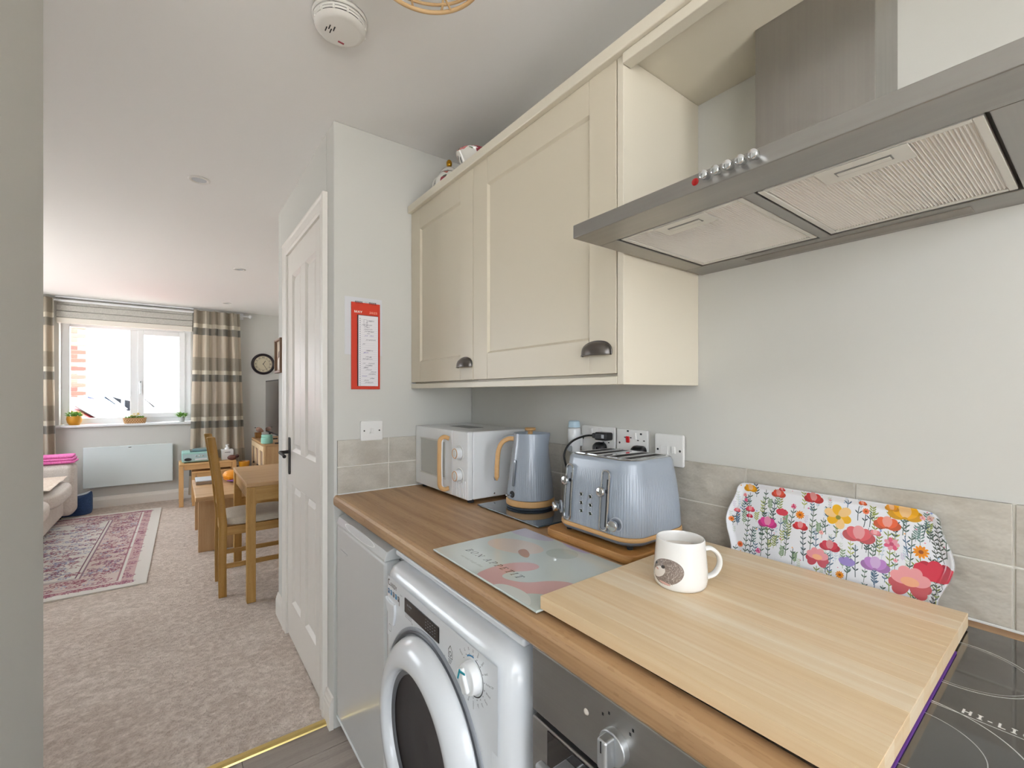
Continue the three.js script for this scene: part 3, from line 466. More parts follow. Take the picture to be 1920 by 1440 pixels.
// cooker hood
{
  const x0 = -0.46, z0 = -0.636, z1 = -0.036, y0 = 1.564, y1 = 1.59;
  const t = thing('cooker_hood', 'stainless steel chimney cooker hood over the hob', 'cooker hood', [0, y0, 0]);
  const T = (g) => g.translate(0, -y0, 0);
  // canopy rim: a shallow open tray turned down
  part(t, 'canopy', T(merge(box(x0, x0 + 0.075, y0, y1, z0, z1, 0.0015, 'z'), box(-0.075, -0.0005, y0, y1, z0, z1, 0.0015, 'z'), box(x0 + 0.0752, -0.0752, y0, y1, z0, z0 + 0.045, 0.0015, 'x'), box(x0 + 0.0752, -0.0752, y0, y1, z1 - 0.045, z1, 0.0015, 'x'), box(x0 + 0.074, -0.074, y0 + 0.018, y1, z0 + 0.044, z1 - 0.044, 0.0, 'z'))), mat.steel);
  part(t, 'chimney', T(merge(box(-0.132, -0.129, y1 + 0.0005, CEIL, -0.442, -0.244, 0.001, 'y'), box(-0.129, -0.0005, y1 + 0.0005, CEIL, -0.247, -0.244, 0.001, 'y'), box(-0.129, -0.0005, y1 + 0.0005, CEIL, -0.442, -0.439, 0.001, 'y'))), mat.steel);
  const mesh = M({ color: '#f2efea', roughness: 0.45, metalness: 0.2 }), plate = M({ color: '#dddbd4', roughness: 0.4, metalness: 0.15 });
  for (const [a, b] of [[z0 + 0.05, -0.3475], [-0.3245, z1 - 0.05]]) {
    const f = sub(t, 'grease_filter', [0, 0.004, 0]);
    // corrugated mesh sheet
    const xa = x0 + 0.082, xb = -0.082, n = Math.round((b - a) / 0.0045) * 4, pos = [], idx = [];
    for (let i = 0; i <= n; i++) { const z = a + 0.008 + (b - a - 0.016) * i / n, y = 0.0016 * Math.sin(i / 4 * 2 * PI); pos.push(xa + 0.008, y, z, xb - 0.008, y, z); if (i < n) { const q = 2 * i; idx.push(q, q + 1, q + 2, q + 1, q + 3, q + 2); } }
    const g = new THREE.BufferGeometry(); g.setAttribute('position', new THREE.Float32BufferAttribute(pos, 3)); g.setIndex(idx); g.computeVertexNormals();
    part(f, 'filter_mesh', clean(g), mesh);
    part(f, 'filter_frame', merge(box(xa, xb, -0.003, 0.004, a, a + 0.009, 0.001), box(xa, xb, -0.003, 0.004, b - 0.009, b, 0.001), box(xa, xa + 0.009, -0.003, 0.004, a + 0.0092, b - 0.0092, 0.001), box(xb - 0.009, xb, -0.003, 0.004, a + 0.0092, b - 0.0092, 0.001)), plate);
    const zc = a + (b - a) * 0.52, h = part(f, 'filter_latch', box(xa + 0.002, xa + 0.052, -0.0045, -0.0032, zc - 0.05, zc + 0.05, 0.0006), plate);
    part(h, 'latch_slot', merge(box(xa + 0.018, xa + 0.034, -0.0052, -0.0044, zc - 0.031, zc + 0.031, 0.0004)), M({ color: '#8e8d8a', roughness: 0.5, metalness: 0.3 }));
    part(h, 'latch_pull', box(xa + 0.021, xa + 0.031, -0.0062, -0.0052, zc - 0.029, zc + 0.029, 0.0004), plate);
  }
  part(t, 'lamp_cover', T(box(-0.055, -0.02, y0 - 0.002, y0 + 0.001, -0.50, -0.14, 0.001)), M({ color: '#8b857c', roughness: 0.35 }));
  part(t, 'centre_bar', T(box(x0 + 0.075, -0.075, y0, y0 + 0.014, -0.345, -0.327, 0.001, 'x')), mat.steel);
  part(t, 'indicator', put(lathe([[0, 0.003], [0.0042, 0.0026], [0.0052, 0.0012], [0.0055, 0]], 20), x0, 0.0145, -0.377, 0, 0, PI / 2), mat.redLamp, 'small round red indicator');
  for (let i = 0; i < 5; i++) part(t, 'push_button', put(lathe([[0.0045, 0], [0.0045, 0.007], [0.0066, 0.0075], [0.0066, 0.0135], [0.0055, 0.0155], [0, 0.016]], 24), x0, 0.0145, -0.357 + i * 0.0175, 0, 0, PI / 2), mat.chrome);
}

// ------------------------------------------------------------------ things on the worktop
// microwave
{
  const x0 = -0.282, x1 = -0.03, z0 = L + 0.014, z1 = -1.326, y0 = YT + 0.014, y1 = 1.128;
  const t = thing('microwave', 'white microwave oven with wooden door handle and two dials', 'microwave', [0, YT, 0]);
  const T = (g) => g.translate(0, -YT, 0);
  const zs = -1.432;                                               // door meets control strip
  part(t, 'body', T(box(x0 + 0.022, x1, y0, y1, z0, z1, 0.004)), mat.white);
  const f = part(t, 'door', T(merge(box(x0, x0 + 0.021, y0, y1, z0, zs - 0.0015, 0.004))), mat.white);
  part(f, 'door_window', T(box(x0 - 0.0006, x0 + 0.002, y0 + 0.055, y1 - 0.048, z0 + 0.05, zs - 0.055, 0.0005)), MP({ color: '#b7b9b4', roughness: 0.12, clearcoat: 1, clearcoatRoughness: 0.05 }));
  part(f, 'window_bezel', T(merge(box(x0 - 0.002, x0 + 0.001, y0 + 0.05, y0 + 0.055, z0 + 0.045, zs - 0.05, 0.0008), box(x0 - 0.002, x0 + 0.001, y1 - 0.048, y1 - 0.043, z0 + 0.045, zs - 0.05, 0.0008), box(x0 - 0.002, x0 + 0.001, y0 + 0.055, y1 - 0.048, z0 + 0.045, z0 + 0.05, 0.0008), box(x0 - 0.002, x0 + 0.001, y0 + 0.055, y1 - 0.048, zs - 0.055, zs - 0.05, 0.0008))), M({ color: '#d6d7d3', roughness: 0.4 }));
  part(t, 'control_strip', T(box(x0, x0 + 0.021, y0, y1, zs, z1, 0.004)), mat.white);
  // bow handle, beech outside and white inside
  const hz = zs - 0.036, bow = (off, r, m, name) => part(f, name, T(tube([[x0, y1 - 0.032, hz + 0.012], [x0 - 0.016, y1 - 0.026, hz + 0.002], [x0 - 0.028 + off, y1 - 0.036, hz - 0.004], [x0 - 0.031 + off, y1 - 0.07, hz - 0.004], [x0 - 0.031 + off, y0 + 0.06, hz - 0.004], [x0 - 0.028 + off, y0 + 0.028, hz - 0.004], [x0 - 0.016, y0 + 0.018, hz + 0.002], [x0, y0 + 0.022, hz + 0.012]], r, 90, 10)), m);
  bow(0, 0.0078, mat.beech, 'door_handle'); bow(0.007, 0.0058, mat.white, 'handle_inset');
  const ring = M({ color: '#dcab74', roughness: 0.4 });
  for (const yy of [1.051, 0.972]) {
    const k = sub(t, 'dial', [x0, yy - YT, zs + 0.052]);
    part(k, 'dial_ring', put(lathe([[0.027, 0], [0.027, 0.0025], [0.0245, 0.003], [0.0245, 0]], 40), 0, 0, 0, 0, 0, PI / 2), M({ color: '#e2e2df', roughness: 0.35 }));
    part(k, 'dial_knob', put(lathe([[0.0195, 0], [0.019, 0.019], [0.0175, 0.0205], [0, 0.0205]], 40), 0, 0, 0, 0, 0, PI / 2), mat.white);
    part(k, 'dial_trim', put(lathe([[0.0178, 0.0202], [0.0172, 0.0218], [0.0155, 0.0218], [0.015, 0.0205]], 40), 0, 0, 0, 0, 0, PI / 2), ring);
    part(k, 'dial_face', put(extrude(roundShape(0.009, 0.022, 0.0044), 0.002, 0.0005), -0.0203, 0, 0, 0, -PI / 2), M({ color: '#d9d6d0', roughness: 0.4 }));
    const marks = []; for (let i = 0; i < 11; i++) { const a = 0.6 + i * 0.5; marks.push(put(box(-0.0005, 0, -0.0004, 0.0004, 0, 0.0022, 0), 0, 0.0305 * Math.cos(a), 0.0305 * Math.sin(a))); }
    part(k, 'dial_marks', merge(marks), M({ color: '#b9b9b4', roughness: 0.6 }));
  }
  for (let i = 0; i < 7; i++) part(t, 'rib', T(box(x0 - 0.0022, x0 + 0.001, y0 + 0.004, y0 + 0.064, zs + 0.012 + i * 0.0122, zs + 0.018 + i * 0.0122, 0.001, 'y', 1)), mat.white);
  for (let i = 0; i < 6; i++) part(t, 'vent_slot', T(box(-0.19 + i * 0.012, -0.184 + i * 0.012, y1 - 0.0005, y1 + 0.0006, -1.62, -1.47, 0.0003)), M({ color: '#8d8f8f', roughness: 0.7 }));
  for (const [fx, fz] of [[x0 + 0.03, z0 + 0.03], [x0 + 0.03, z1 - 0.03], [x1 - 0.03, z0 + 0.03], [x1 - 0.03, z1 - 0.03]]) part(t, 'foot', put(cyl(0.011, 0.012, 0.0145, 16), fx, 0.0072 + (fz > -1.4 ? 0.0 : 0), fz), mat.rubber);
  part(t, 'screw', T(put(lathe([[0.0035, 0], [0.0028, 0.0015], [0, 0.0017]], 12), x0 + 0.11, y0 + 0.012, z1, PI / 2)), mat.chrome);
}
// dark glass saver board under the kettle
{
  const t = thing('glass_board', 'dark grey mirror glass board under the kettle', 'board', [-0.147, YT, -1.1345]);
  part(t, 'glass_plate', box(-0.119, 0.119, 0.003, 0.008, -0.158, 0.163, 0.002, 'x'), MP({ color: '#3f4b54', roughness: 0.05, clearcoat: 1, clearcoatRoughness: 0.02 }));
  for (const [a, b] of [[-0.1, -0.14], [0.1, -0.14], [-0.1, 0.145], [0.1, 0.145]]) part(t, 'foot', put(cyl(0.006, 0.007, 0.003, 12), a, 0.0015, b), mat.rubber);
}
// kettle
mat.greyBlue = MP({ color: '#a3adba', roughness: 0.3, clearcoat: 0.6, clearcoatRoughness: 0.12 });
{
  const y = YT + 0.008, t = thing('kettle', 'grey blue ribbed electric kettle with wooden handle and base band', 'kettle', [-0.132, y, -1.172]);
  part(t, 'power_base', lathe([[0, 0], [0.074, 0], [0.0785, 0.002], [0.0785, 0.008], [0, 0.008]], 64), M({ color: '#3c454f', roughness: 0.3 }));
  part(t, 'wood_band', lathe([[0.074, 0.0085], [0.0795, 0.0085], [0.081, 0.012], [0.0805, 0.024], [0.079, 0.028], [0.074, 0.028]], 64), mat.beech);
  const ringOf = (yy, r, fl) => { const o = [], N = 240; for (let i = 0; i < N; i++) { const a = i / N * 2 * PI, q = r * (1 + fl * Math.sin(a * 60)) + 0.011 * sm(clamp((yy - 0.185) / 0.055)) * Math.max(0, Math.cos(a - 0.6435)) ** 10; o.push([q * Math.cos(a), yy, q * Math.sin(a)]); } return o; };
  const rings = [[0.029, 0.0745, 0], [0.030, 0.0775, 0.003], [0.05, 0.0765, 0.006], [0.1, 0.0715, 0.005], [0.15, 0.0655, 0.002], [0.17, 0.063, 0], [0.2, 0.059, 0], [0.225, 0.0562, 0], [0.236, 0.0556, 0], [0.241, 0.0556, 0], [0.2425, 0.0545, 0], [0.24, 0.053, 0], [0.225, 0.0525, 0]];
  part(t, 'body', loft(rings.map((r) => ringOf(...r)), true, false), mat.greyBlue);
  const lid = sub(t, 'lid', [0, 0, 0]);
  part(lid, 'lid_plate', lathe([[0, 0.229], [0.052, 0.229], [0.052, 0.232], [0.03, 0.235], [0.014, 0.236], [0, 0.236]], 48), mat.greyBlue);
  part(lid, 'lid_knob', lathe([[0.008, 0.235], [0.0085, 0.25], [0.017, 0.2505], [0.0185, 0.254], [0.0175, 0.2595], [0, 0.26]], 32), mat.beech);
  // handle swings to the photo's left
  const h = sub(t, 'handle', [0, 0, 0]); h.rotation.y = 2.498;
  const hp = [[0.045, 0.2215, 0], [0.07, 0.224, 0], [0.093, 0.212, 0], [0.105, 0.19, 0], [0.1105, 0.15, 0], [0.112, 0.11, 0], [0.112, 0.083, 0]];
  const flat = (w, dpt, lift) => { const c = new THREE.CatmullRomCurve3(hp.map((q) => V3(...q))), rs = []; for (let i = 0; i <= 40; i++) { const p = c.getPoint(i / 40), tn = c.getTangent(i / 40), nn = V3(-tn.y, tn.x, 0); const k = i < 3 ? 0.7 + i * 0.1 : i > 37 ? 1 - (i - 37) * 0.22 : 1; const ring = []; for (let j = 0; j < 20; j++) { const a = j / 20 * 2 * PI, cx = Math.sign(Math.cos(a)) * Math.abs(Math.cos(a)) ** 0.6, cz = Math.sign(Math.sin(a)) * Math.abs(Math.sin(a)) ** 0.6; ring.push([p.x + nn.x * (dpt * cx * k + lift), p.y + nn.y * (dpt * cx * k + lift), w * cz * k]); } rs.push(ring); } return loft(rs); };
  part(h, 'grip', flat(0.0125, 0.0085, 0), mat.beech);
  part(h, 'grip_lining', flat(0.0095, 0.005, 0.006), mat.greyBlue);
  part(t, 'water_gauge', (() => { const g = put(extrude(roundShape(0.011, 0.085, 0.005), 0.004, 0.001), 0, 0, 0); g.rotateX(-0.11); g.translate(0, 0.115, 0.069); g.rotateY(-1.5); return g; })(), MP({ color: '#6d747d', roughness: 0.1, clearcoat: 1 }));
  const sw = part(t, 'switch', (() => { const g = merge(put(lathe([[0.011, 0], [0.011, 0.003], [0.008, 0.004], [0, 0.002]], 24), 0, 0.047, 0.0755, PI / 2)); g.rotateY(-1.55); return g; })(), mat.black);
  part(sw, 'switch_lever', (() => { const g = put(box(-0.004, 0.004, -0.003, 0.003, 0, 0.024, 0.002), 0, 0.047, 0.077); g.rotateY(-1.55); return g; })(), mat.chrome);
}
// board under the toaster, toaster
{
  const b = thing('chopping_board', 'small rounded wooden board under the toaster', 'board', [-0.152, YT, -0.783]);
  const o = [0, 0.003, 0.017, 0.02].map((yy, i) => rrect(0.262 - (i % 3 ? 0 : 0.006), 0.296 - (i % 3 ? 0 : 0.006), 0.03, 96).map(([x, z]) => [x, yy, z]));
  part(b, 'plank', uvm(loft(o), 'z'), mat.board);
  const t = thing('toaster', 'grey blue ribbed four slice toaster with chrome levers and wooden band', 'toaster', [-0.152, YT + 0.02, -0.776]);
  const W = 0.222, D = 0.258, N = 480, fl = (i) => Math.sin(i / N * 2 * PI * 130);
  const outline = (w, d, r, amp) => rrect(w, d, r, N).map(([x, z], i) => { const l = Math.hypot(x, z) || 1, k = 1 + amp * fl(i) / l; return [x * k, z * k]; });
  const ring = (yy, w, d, r, amp) => outline(w, d, r, amp).map(([x, z]) => [x, yy, z]);
  part(t, 'foot', put(cyl(0.008, 0.007, 0.008, 14), -0.085, 0.004, 0.1), mat.rubber); part(t, 'foot', put(cyl(0.008, 0.007, 0.008, 14), -0.085, 0.004, -0.1), mat.rubber); part(t, 'foot', put(cyl(0.008, 0.007, 0.008, 14), 0.085, 0.004, 0.1), mat.rubber); part(t, 'foot', put(cyl(0.008, 0.007, 0.008, 14), 0.085, 0.004, -0.1), mat.rubber);
  part(t, 'base', loft([ring(0.0075, W - 0.03, D - 0.03, 0.035, 0), ring(0.011, W - 0.008, D - 0.008, 0.045, 0), ring(0.016, W, D, 0.05, 0), ring(0.019, W, D, 0.05, 0)]), M({ color: '#7c8591', roughness: 0.35 }));
  part(t, 'wood_band', loft([ring(0.0195, W + 0.001, D + 0.001, 0.05, 0), ring(0.021, W + 0.006, D + 0.006, 0.052, 0), ring(0.0285, W + 0.005, D + 0.005, 0.052, 0), ring(0.0295, W, D, 0.05, 0)]), mat.beech);
  const H = 0.202;
  part(t, 'body', loft([ring(0.03, W - 0.002, D - 0.002, 0.05, 0), ring(0.032, W, D, 0.05, 0.0008), ring(0.08, W - 0.004, D - 0.004, 0.05, 0.0009), ring(0.13, W - 0.012, D - 0.012, 0.05, 0.0006), ring(0.17, W - 0.022, D - 0.022, 0.048, 0), ring(0.176, W - 0.025, D - 0.025, 0.048, 0), ring(0.194, W - 0.029, D - 0.029, 0.047, 0), ring(H, W - 0.037, D - 0.037, 0.044, 0), ring(H + 0.001, W - 0.046, D - 0.046, 0.04, 0)], true, true), mat.greyBlue);
  const top = sub(t, 'top_plate', [0, H, 0]);
  part(top, 'chrome_plate', loft([ring(0.0008, W - 0.05, D - 0.05, 0.038, 0), ring(0.0022, W - 0.052, D - 0.052, 0.037, 0), ring(0.0024, W - 0.058, D - 0.058, 0.034, 0)]), mat.chrome);
  for (const zz of [-0.074, -0.033, 0.033, 0.074]) {
    part(top, 'slot', box(-0.066, 0.066, 0.002, 0.0026, zz - 0.0135, zz + 0.0135, 0), M({ color: '#131211', roughness: 0.6 }));
    part(top, 'slot_rim', merge(box(-0.07, 0.07, 0.0018, 0.0042, zz - 0.0165, zz - 0.0135, 0.001), box(-0.07, 0.07, 0.0018, 0.0042, zz + 0.0135, zz + 0.0165, 0.001), box(-0.07, -0.0665, 0.0018, 0.0042, zz - 0.0135, zz + 0.0135, 0.001), box(0.0665, 0.07, 0.0018, 0.0042, zz - 0.0135, zz + 0.0135, 0.001)), mat.chrome);
  }
  const face = (yy) => -W / 2 + (yy < 0.08 ? 0.002 : 0.002 + (yy - 0.08) * 0.09);   // front wall leans back as it rises
  const lean = 0.085;
  for (const [zz, ky] of [[-0.075, 0.137], [0.047, 0.128]]) {
    const s = sub(t, 'lever_slot', [-W / 2 + 0.0022, 0.107, zz]); s.rotation.z = -lean;
    const sh = roundShape(0.026, 0.145, 0.0125); sh.holes.push(new THREE.Path(roundShape(0.018, 0.137, 0.0088).getPoints(12)));
    part(s, 'slot_bezel', put(extrude(sh, 0.008, 0.002), 0.002, 0, 0, 0, -PI / 2), mat.chrome);
    part(s, 'slot_back', put(extrude(roundShape(0.02, 0.139, 0.0095), 0.0035, 0), 0.002, 0, 0, 0, -PI / 2), M({ color: '#8f959d', roughness: 0.4, metalness: 0.4 }));
    part(s, 'slot_gap', box(-0.0025, -0.0014, -0.062, 0.05, 0.003, 0.0075, 0), mat.black);
    part(s, 'lever_knob', put(lathe([[0.005, 0], [0.005, 0.014], [0.0105, 0.0145], [0.012, 0.0165], [0.0118, 0.023], [0.0085, 0.025], [0, 0.0255]], 32), 0, ky - 0.107, 0, 0, 0, PI / 2), mat.chrome);
  }
  for (let c = 0; c < 2; c++) for (let r = 0; r < 3; r++) {
    const b2 = sub(t, 'button', [face(0.1) - 0.0005, 0.066 + r * 0.021 + (c ? -0.001 : 0), -0.032 + c * 0.031]);
    part(b2, 'button_rim', put(lathe([[0.0058, 0], [0.0058, 0.003], [0.0044, 0.0036], [0.0042, 0.002]], 24), 0, 0, 0, 0, 0, PI / 2), mat.chrome);
    part(b2, 'button_cap', put(lathe([[0.0042, 0.0005], [0.0038, 0.0028], [0, 0.0032]], 20), 0, 0, 0, 0, 0, PI / 2), M({ color: '#2b3a31', roughness: 0.2 }));
  }
  for (const [zz, xx, ry] of [[-0.118, -W / 2 + 0.014, 0.5], [0.082, -W / 2 + 0.001, -0.15]]) {
    const k = sub(t, 'browning_dial', [xx, 0.058, zz]); k.rotation.y = zz < 0 ? -0.55 : 0.18;
    part(k, 'dial_collar', put(lathe([[0.0165, 0], [0.0165, 0.004], [0.0135, 0.005], [0.0135, 0]], 36), 0, 0, 0, 0, 0, PI / 2), M({ color: '#b6bec9', roughness: 0.3 }));
    part(k, 'dial_knob', put(lathe([[0.0085, 0], [0.0085, 0.012], [0.0122, 0.0125], [0.0125, 0.022], [0.011, 0.0245], [0, 0.025]], 32), 0, 0, 0, 0, 0, PI / 2), mat.chrome);
  }
}
// glass worktop saver with print
{
  const x0 = -0.586, x1 = -0.303, z0 = -0.985, z1 = -0.597, w = z1 - z0, d = x1 - x0;
  const t = thing('glass_chopping_board', 'pale glass board printed BON APPETIT lying across the worktop edge', 'board', [(x0 + x1) / 2, YT, (z0 + z1) / 2]);
  const pr = canvasTex(1024, 748, (c, W, H) => {
    c.fillStyle = '#d3dcd8'; c.fillRect(0, 0, W, H);
    const U = (px) => px * W, Vv = (py) => py * H;
    const blob = (pts, col) => { c.fillStyle = col; c.beginPath(); pts.forEach(([a, b], i) => { const n = pts[(i + 1) % pts.length], mx = (a + n[0]) / 2, my = (b + n[1]) / 2; if (!i) c.moveTo(U((pts[pts.length - 1][0] + a) / 2), Vv((pts[pts.length - 1][1] + b) / 2)); c.quadraticCurveTo(U(a), Vv(b), U(mx), Vv(my)); }); c.fill(); };
    // soft abstract shapes, in board coordinates (0,0 = far wall-side corner)
    blob([[-0.05, -0.05], [0.25, -0.08], [0.36, 0.05], [0.22, 0.16], [0.02, 0.2], [-0.1, 0.1]], '#d0c9d8');
    blob([[0.12, 0.30], [0.3, 0.2], [0.46, 0.26], [0.44, 0.44], [0.3, 0.56], [0.12, 0.58], [0.05, 0.45]], '#e3d3c6');
    blob([[0.34, 0.36], [0.44, 0.42], [0.48, 0.5], [0.40, 0.50], [0.33, 0.44]], '#c08f72');
    blob([[0.46, 0.1], [0.6, 0.06], [0.66, 0.2], [0.56, 0.34], [0.44, 0.28]], '#c2ccc6');
    blob([[0.3, -0.06], [0.62, -0.1], [0.66, 0.04], [0.48, 0.06]], '#c9c0dc');
    // pink branch of rounded leaves
    blob([[0.50, 1.05], [0.46, 0.86], [0.47, 0.66], [0.54, 0.52], [0.63, 0.52], [0.64, 0.64], [0.57, 0.78], [0.6, 0.9], [0.74, 0.82], [0.8, 0.62], [0.9, 0.52], [1.0, 0.6], [0.96, 0.76], [0.84, 0.88], [0.8, 1.05]], '#e3b6b4');
    blob([[0.88, 0.7], [1.05, 0.62], [1.05, 0.9], [0.92, 0.86]], '#dba8a8');
    blob([[0.66, 0.93], [0.86, 0.88], [0.99, 1.04], [0.66, 1.08]], '#e2e6e2');
    c.fillStyle = '#4d4a4c'; c.font = 'italic 62px serif'; c.save(); c.translate(U(0.13), Vv(0.80)); let x = 0; for (const ch of 'BON APPETIT') { c.fillText(ch, x, 0); x += c.measureText(ch).width + 15; } c.restore();
    c.fillStyle = '#a9aaa4'; c.font = 'italic 24px serif'; c.fillText('eat well, laugh often', U(0.2), Vv(0.9));
  });
  part(t, 'glass_plate', box(-d / 2, d / 2, 0.003, 0.0075, -w / 2, w / 2, 0.0015, 'x'), MP({ color: '#c9d6d2', roughness: 0.08, clearcoat: 1, clearcoatRoughness: 0.03 }));
  part(t, 'printed_face', quad([-d / 2 + 0.002, 0.0077, -w / 2 + 0.002], [0, 0, w - 0.004], [d - 0.004, 0, 0]), MP({ map: pr, roughness: 0.1, clearcoat: 1, clearcoatRoughness: 0.02 }));
  for (const [a, b] of [[-0.12, -0.17], [0.12, -0.17], [-0.12, 0.17], [0.12, 0.17]]) part(t, 'foot', put(cyl(0.006, 0.007, 0.003, 12), a, 0.0015, b), mat.rubber);
}
// hob
{
  const x0 = -0.563, x1 = -0.052, z0 = -0.592, z1 = -0.012;
  const t = thing('hob', 'black glass electric hob with thin white ring markings partly under the bamboo board', 'hob', [(x0 + x1) / 2, YT, (z0 + z1) / 2]);
  const w = z1 - z0, d = x1 - x0;
  const pr = canvasTex(1024, 902, (c, W, H) => {
    c.fillStyle = '#2d2b2b'; c.fillRect(0, 0, W, H); c.strokeStyle = '#d8dad6'; c.lineWidth = 2.6;
    const ux = (z) => (z - z0) / w * W, uy = (x) => (x1 - x) / d * H, R = (r) => r / w * W;
    for (const [x, z, r, r2] of [[-0.19, -0.44, 0.09, 0], [-0.42, -0.44, 0.075, 0], [-0.205, -0.13, 0.075, 0.07], [-0.435, -0.135, 0.095, 0.06]]) { c.beginPath(); c.arc(ux(z), uy(x), R(r), 0, 7); c.stroke(); if (r2) { c.lineWidth = 1.6; c.beginPath(); c.arc(ux(z), uy(x), R(r2), 0, 7); c.stroke(); c.lineWidth = 2.6; } }
    c.beginPath(); c.moveTo(ux(-0.34), uy(-0.344)); c.lineTo(ux(-0.02), uy(-0.344)); c.stroke();
    c.fillStyle = '#e6e6e2'; c.font = 'bold 26px sans-serif'; let x = ux(-0.109); for (const ch of 'HI-LIGHT') { c.fillText(ch, x, uy(-0.34)); x += c.measureText(ch).width + 5; }
  });
  part(t, 'glass_top', box(-d / 2, d / 2, 0.0002, 0.0052, -w / 2, w / 2, 0.0015, 'x'), MP({ color: '#232121', roughness: 0.1, clearcoat: 1, clearcoatRoughness: 0.04 }));
  part(t, 'printed_glass', quad([-d / 2 + 0.002, 0.0054, -w / 2 + 0.002], [0, 0, w - 0.004], [d - 0.004, 0, 0]), MP({ map: pr, roughness: 0.12, clearcoat: 1, clearcoatRoughness: 0.05 }));
}
// bamboo board of glued strips on a purple mat
{
  const t = thing('bamboo_board', 'large thick bamboo chopping board of glued strips over the hob', 'chopping board', [-0.3225, YT + 0.0045, -0.3695], 0.015);
  const W = 0.5, D = 0.465, n = 15, r = rng(31);
  const ms = ['#f6e6cb', '#f1dcbd', '#f8ebd4', '#efd8b4'].map((c, i) => M({ map: wood(c, '#dcb784', { seed: 200 + i * 3, sx: 0.5, sy: 0.07, rings: 12, streak: 0.55, pores: 0.1, w: 1024, h: 128 }), roughness: 0.42 }));
  let x = -W / 2;
  for (let i = 0; i < n; i++) { const q = W / n * (i === n - 1 ? 1 : 0.85 + 0.3 * r()), e = i === n - 1 ? W / 2 : Math.min(W / 2 - 0.01, x + q); part(t, 'strip', box(x, e, 0.0042, 0.0265, -D / 2, D / 2, 0.0006, 'z', 1), ms[Math.floor(r() * 4)]); x = e; }
  const m = thing('purple_mat', 'thin purple silicone mat sandwiched under the bamboo board', 'mat', [-0.3, YT + 0.0056, -0.355], 0.015);
  part(m, 'mat_sheet', box(-0.255, 0.12, 0, 0.0028, -0.2, 0.2195, 0.0008), M({ color: '#5b2a86', roughness: 0.6 }));
}
// mug
{
  const t = thing('mug', 'white mug with a brown furry animal face standing on the bamboo board', 'mug', [-0.337, YT + 0.0312, -0.481]);
  const print = canvasTex(1024, 512, (c, W, H) => {
    c.fillStyle = '#f6f5f2'; c.fillRect(0, 0, W, H);
    const r = rng(3), cx = 470, cy = 318;
    c.save(); c.translate(cx, cy); c.scale(1.25, 1.2); c.rotate(0.35); c.fillStyle = '#8e8079'; c.beginPath(); c.ellipse(0, 0, 88, 118, 0, 0, 7); c.fill();
    for (let i = 0; i < 700; i++) { const a = r() * 6.3, q = Math.sqrt(r()); c.strokeStyle = ['#c9bfb8', '#70635d', '#a8998f', '#dcd2ca', '#5c504b'][Math.floor(r() * 5)]; c.lineWidth = 1.5; const x = 86 * q * Math.cos(a), y = 116 * q * Math.sin(a); c.beginPath(); c.moveTo(x, y); c.lineTo(x + 10 * (r() - 0.3), y + 14 * r()); c.stroke(); }
    c.fillStyle = '#efe8e2'; c.beginPath(); c.ellipse(-34, 34, 34, 62, 0.2, 0, 7); c.fill(); c.fillStyle = '#241d1b'; c.beginPath(); c.ellipse(-26, -28, 11, 15, 0, 0, 7); c.fill(); c.beginPath(); c.ellipse(-78, -20, 8, 13, 0, 0, 7); c.fill(); c.fillStyle = '#d8aaa4'; c.beginPath(); c.ellipse(-52, 18, 12, 9, 0, 0, 7); c.fill(); c.fillStyle = '#e3b8b0'; c.beginPath(); c.ellipse(30, 98, 34, 12, -0.2, 0, 7); c.fill();
    c.restore();
  });
  const g = lathe([[0, 0.004], [0.036, 0.004], [0.039, 0.0], [0.0425, 0.001], [0.0458, 0.006], [0.0472, 0.016], [0.0468, 0.035], [0.0452, 0.055], [0.0432, 0.075], [0.0425, 0.084], [0.0418, 0.0862], [0.0405, 0.0858], [0.0402, 0.08], [0.042, 0.05], [0.043, 0.02], [0.04, 0.008], [0, 0.007]], 64);
  // unwrap: v by height, only outside carries the print
  const p = g.attributes.position, uv = g.attributes.uv; for (let i = 0; i < p.count; i++) uv.setY(i, clamp(p.getY(i) / 0.0865));
  const b = part(t, 'body', g, MP({ map: print, roughness: 0.18, clearcoat: 0.8, clearcoatRoughness: 0.05 }));
  b.rotation.y = 1.83;
  const h = part(t, 'handle', (() => { const rs = [], c = new THREE.CatmullRomCurve3([V3(0.041, 0.064, 0), V3(0.056, 0.065, 0), V3(0.071, 0.052, 0), V3(0.073, 0.034, 0), V3(0.063, 0.018, 0), V3(0.044, 0.011, 0)]); for (let i = 0; i <= 32; i++) { const q = c.getPoint(i / 32), tn = c.getTangent(i / 32), nn = V3(-tn.y, tn.x, 0), ring = []; for (let j = 0; j < 16; j++) { const a = j / 16 * 2 * PI; ring.push([q.x + nn.x * 0.0042 * Math.cos(a), q.y + nn.y * 0.0042 * Math.cos(a), 0.0075 * Math.sin(a)]); } rs.push(ring); } return loft(rs); })(), MP({ color: '#f6f5f2', roughness: 0.18, clearcoat: 0.8, clearcoatRoughness: 0.05 }));
  h.rotation.y = -0.62;
  part(t, 'drink', put(cyl(0.0405, 0.0405, 0.001, 40), 0, 0.066, 0), M({ color: '#d9cfc4', roughness: 0.2 }));
}
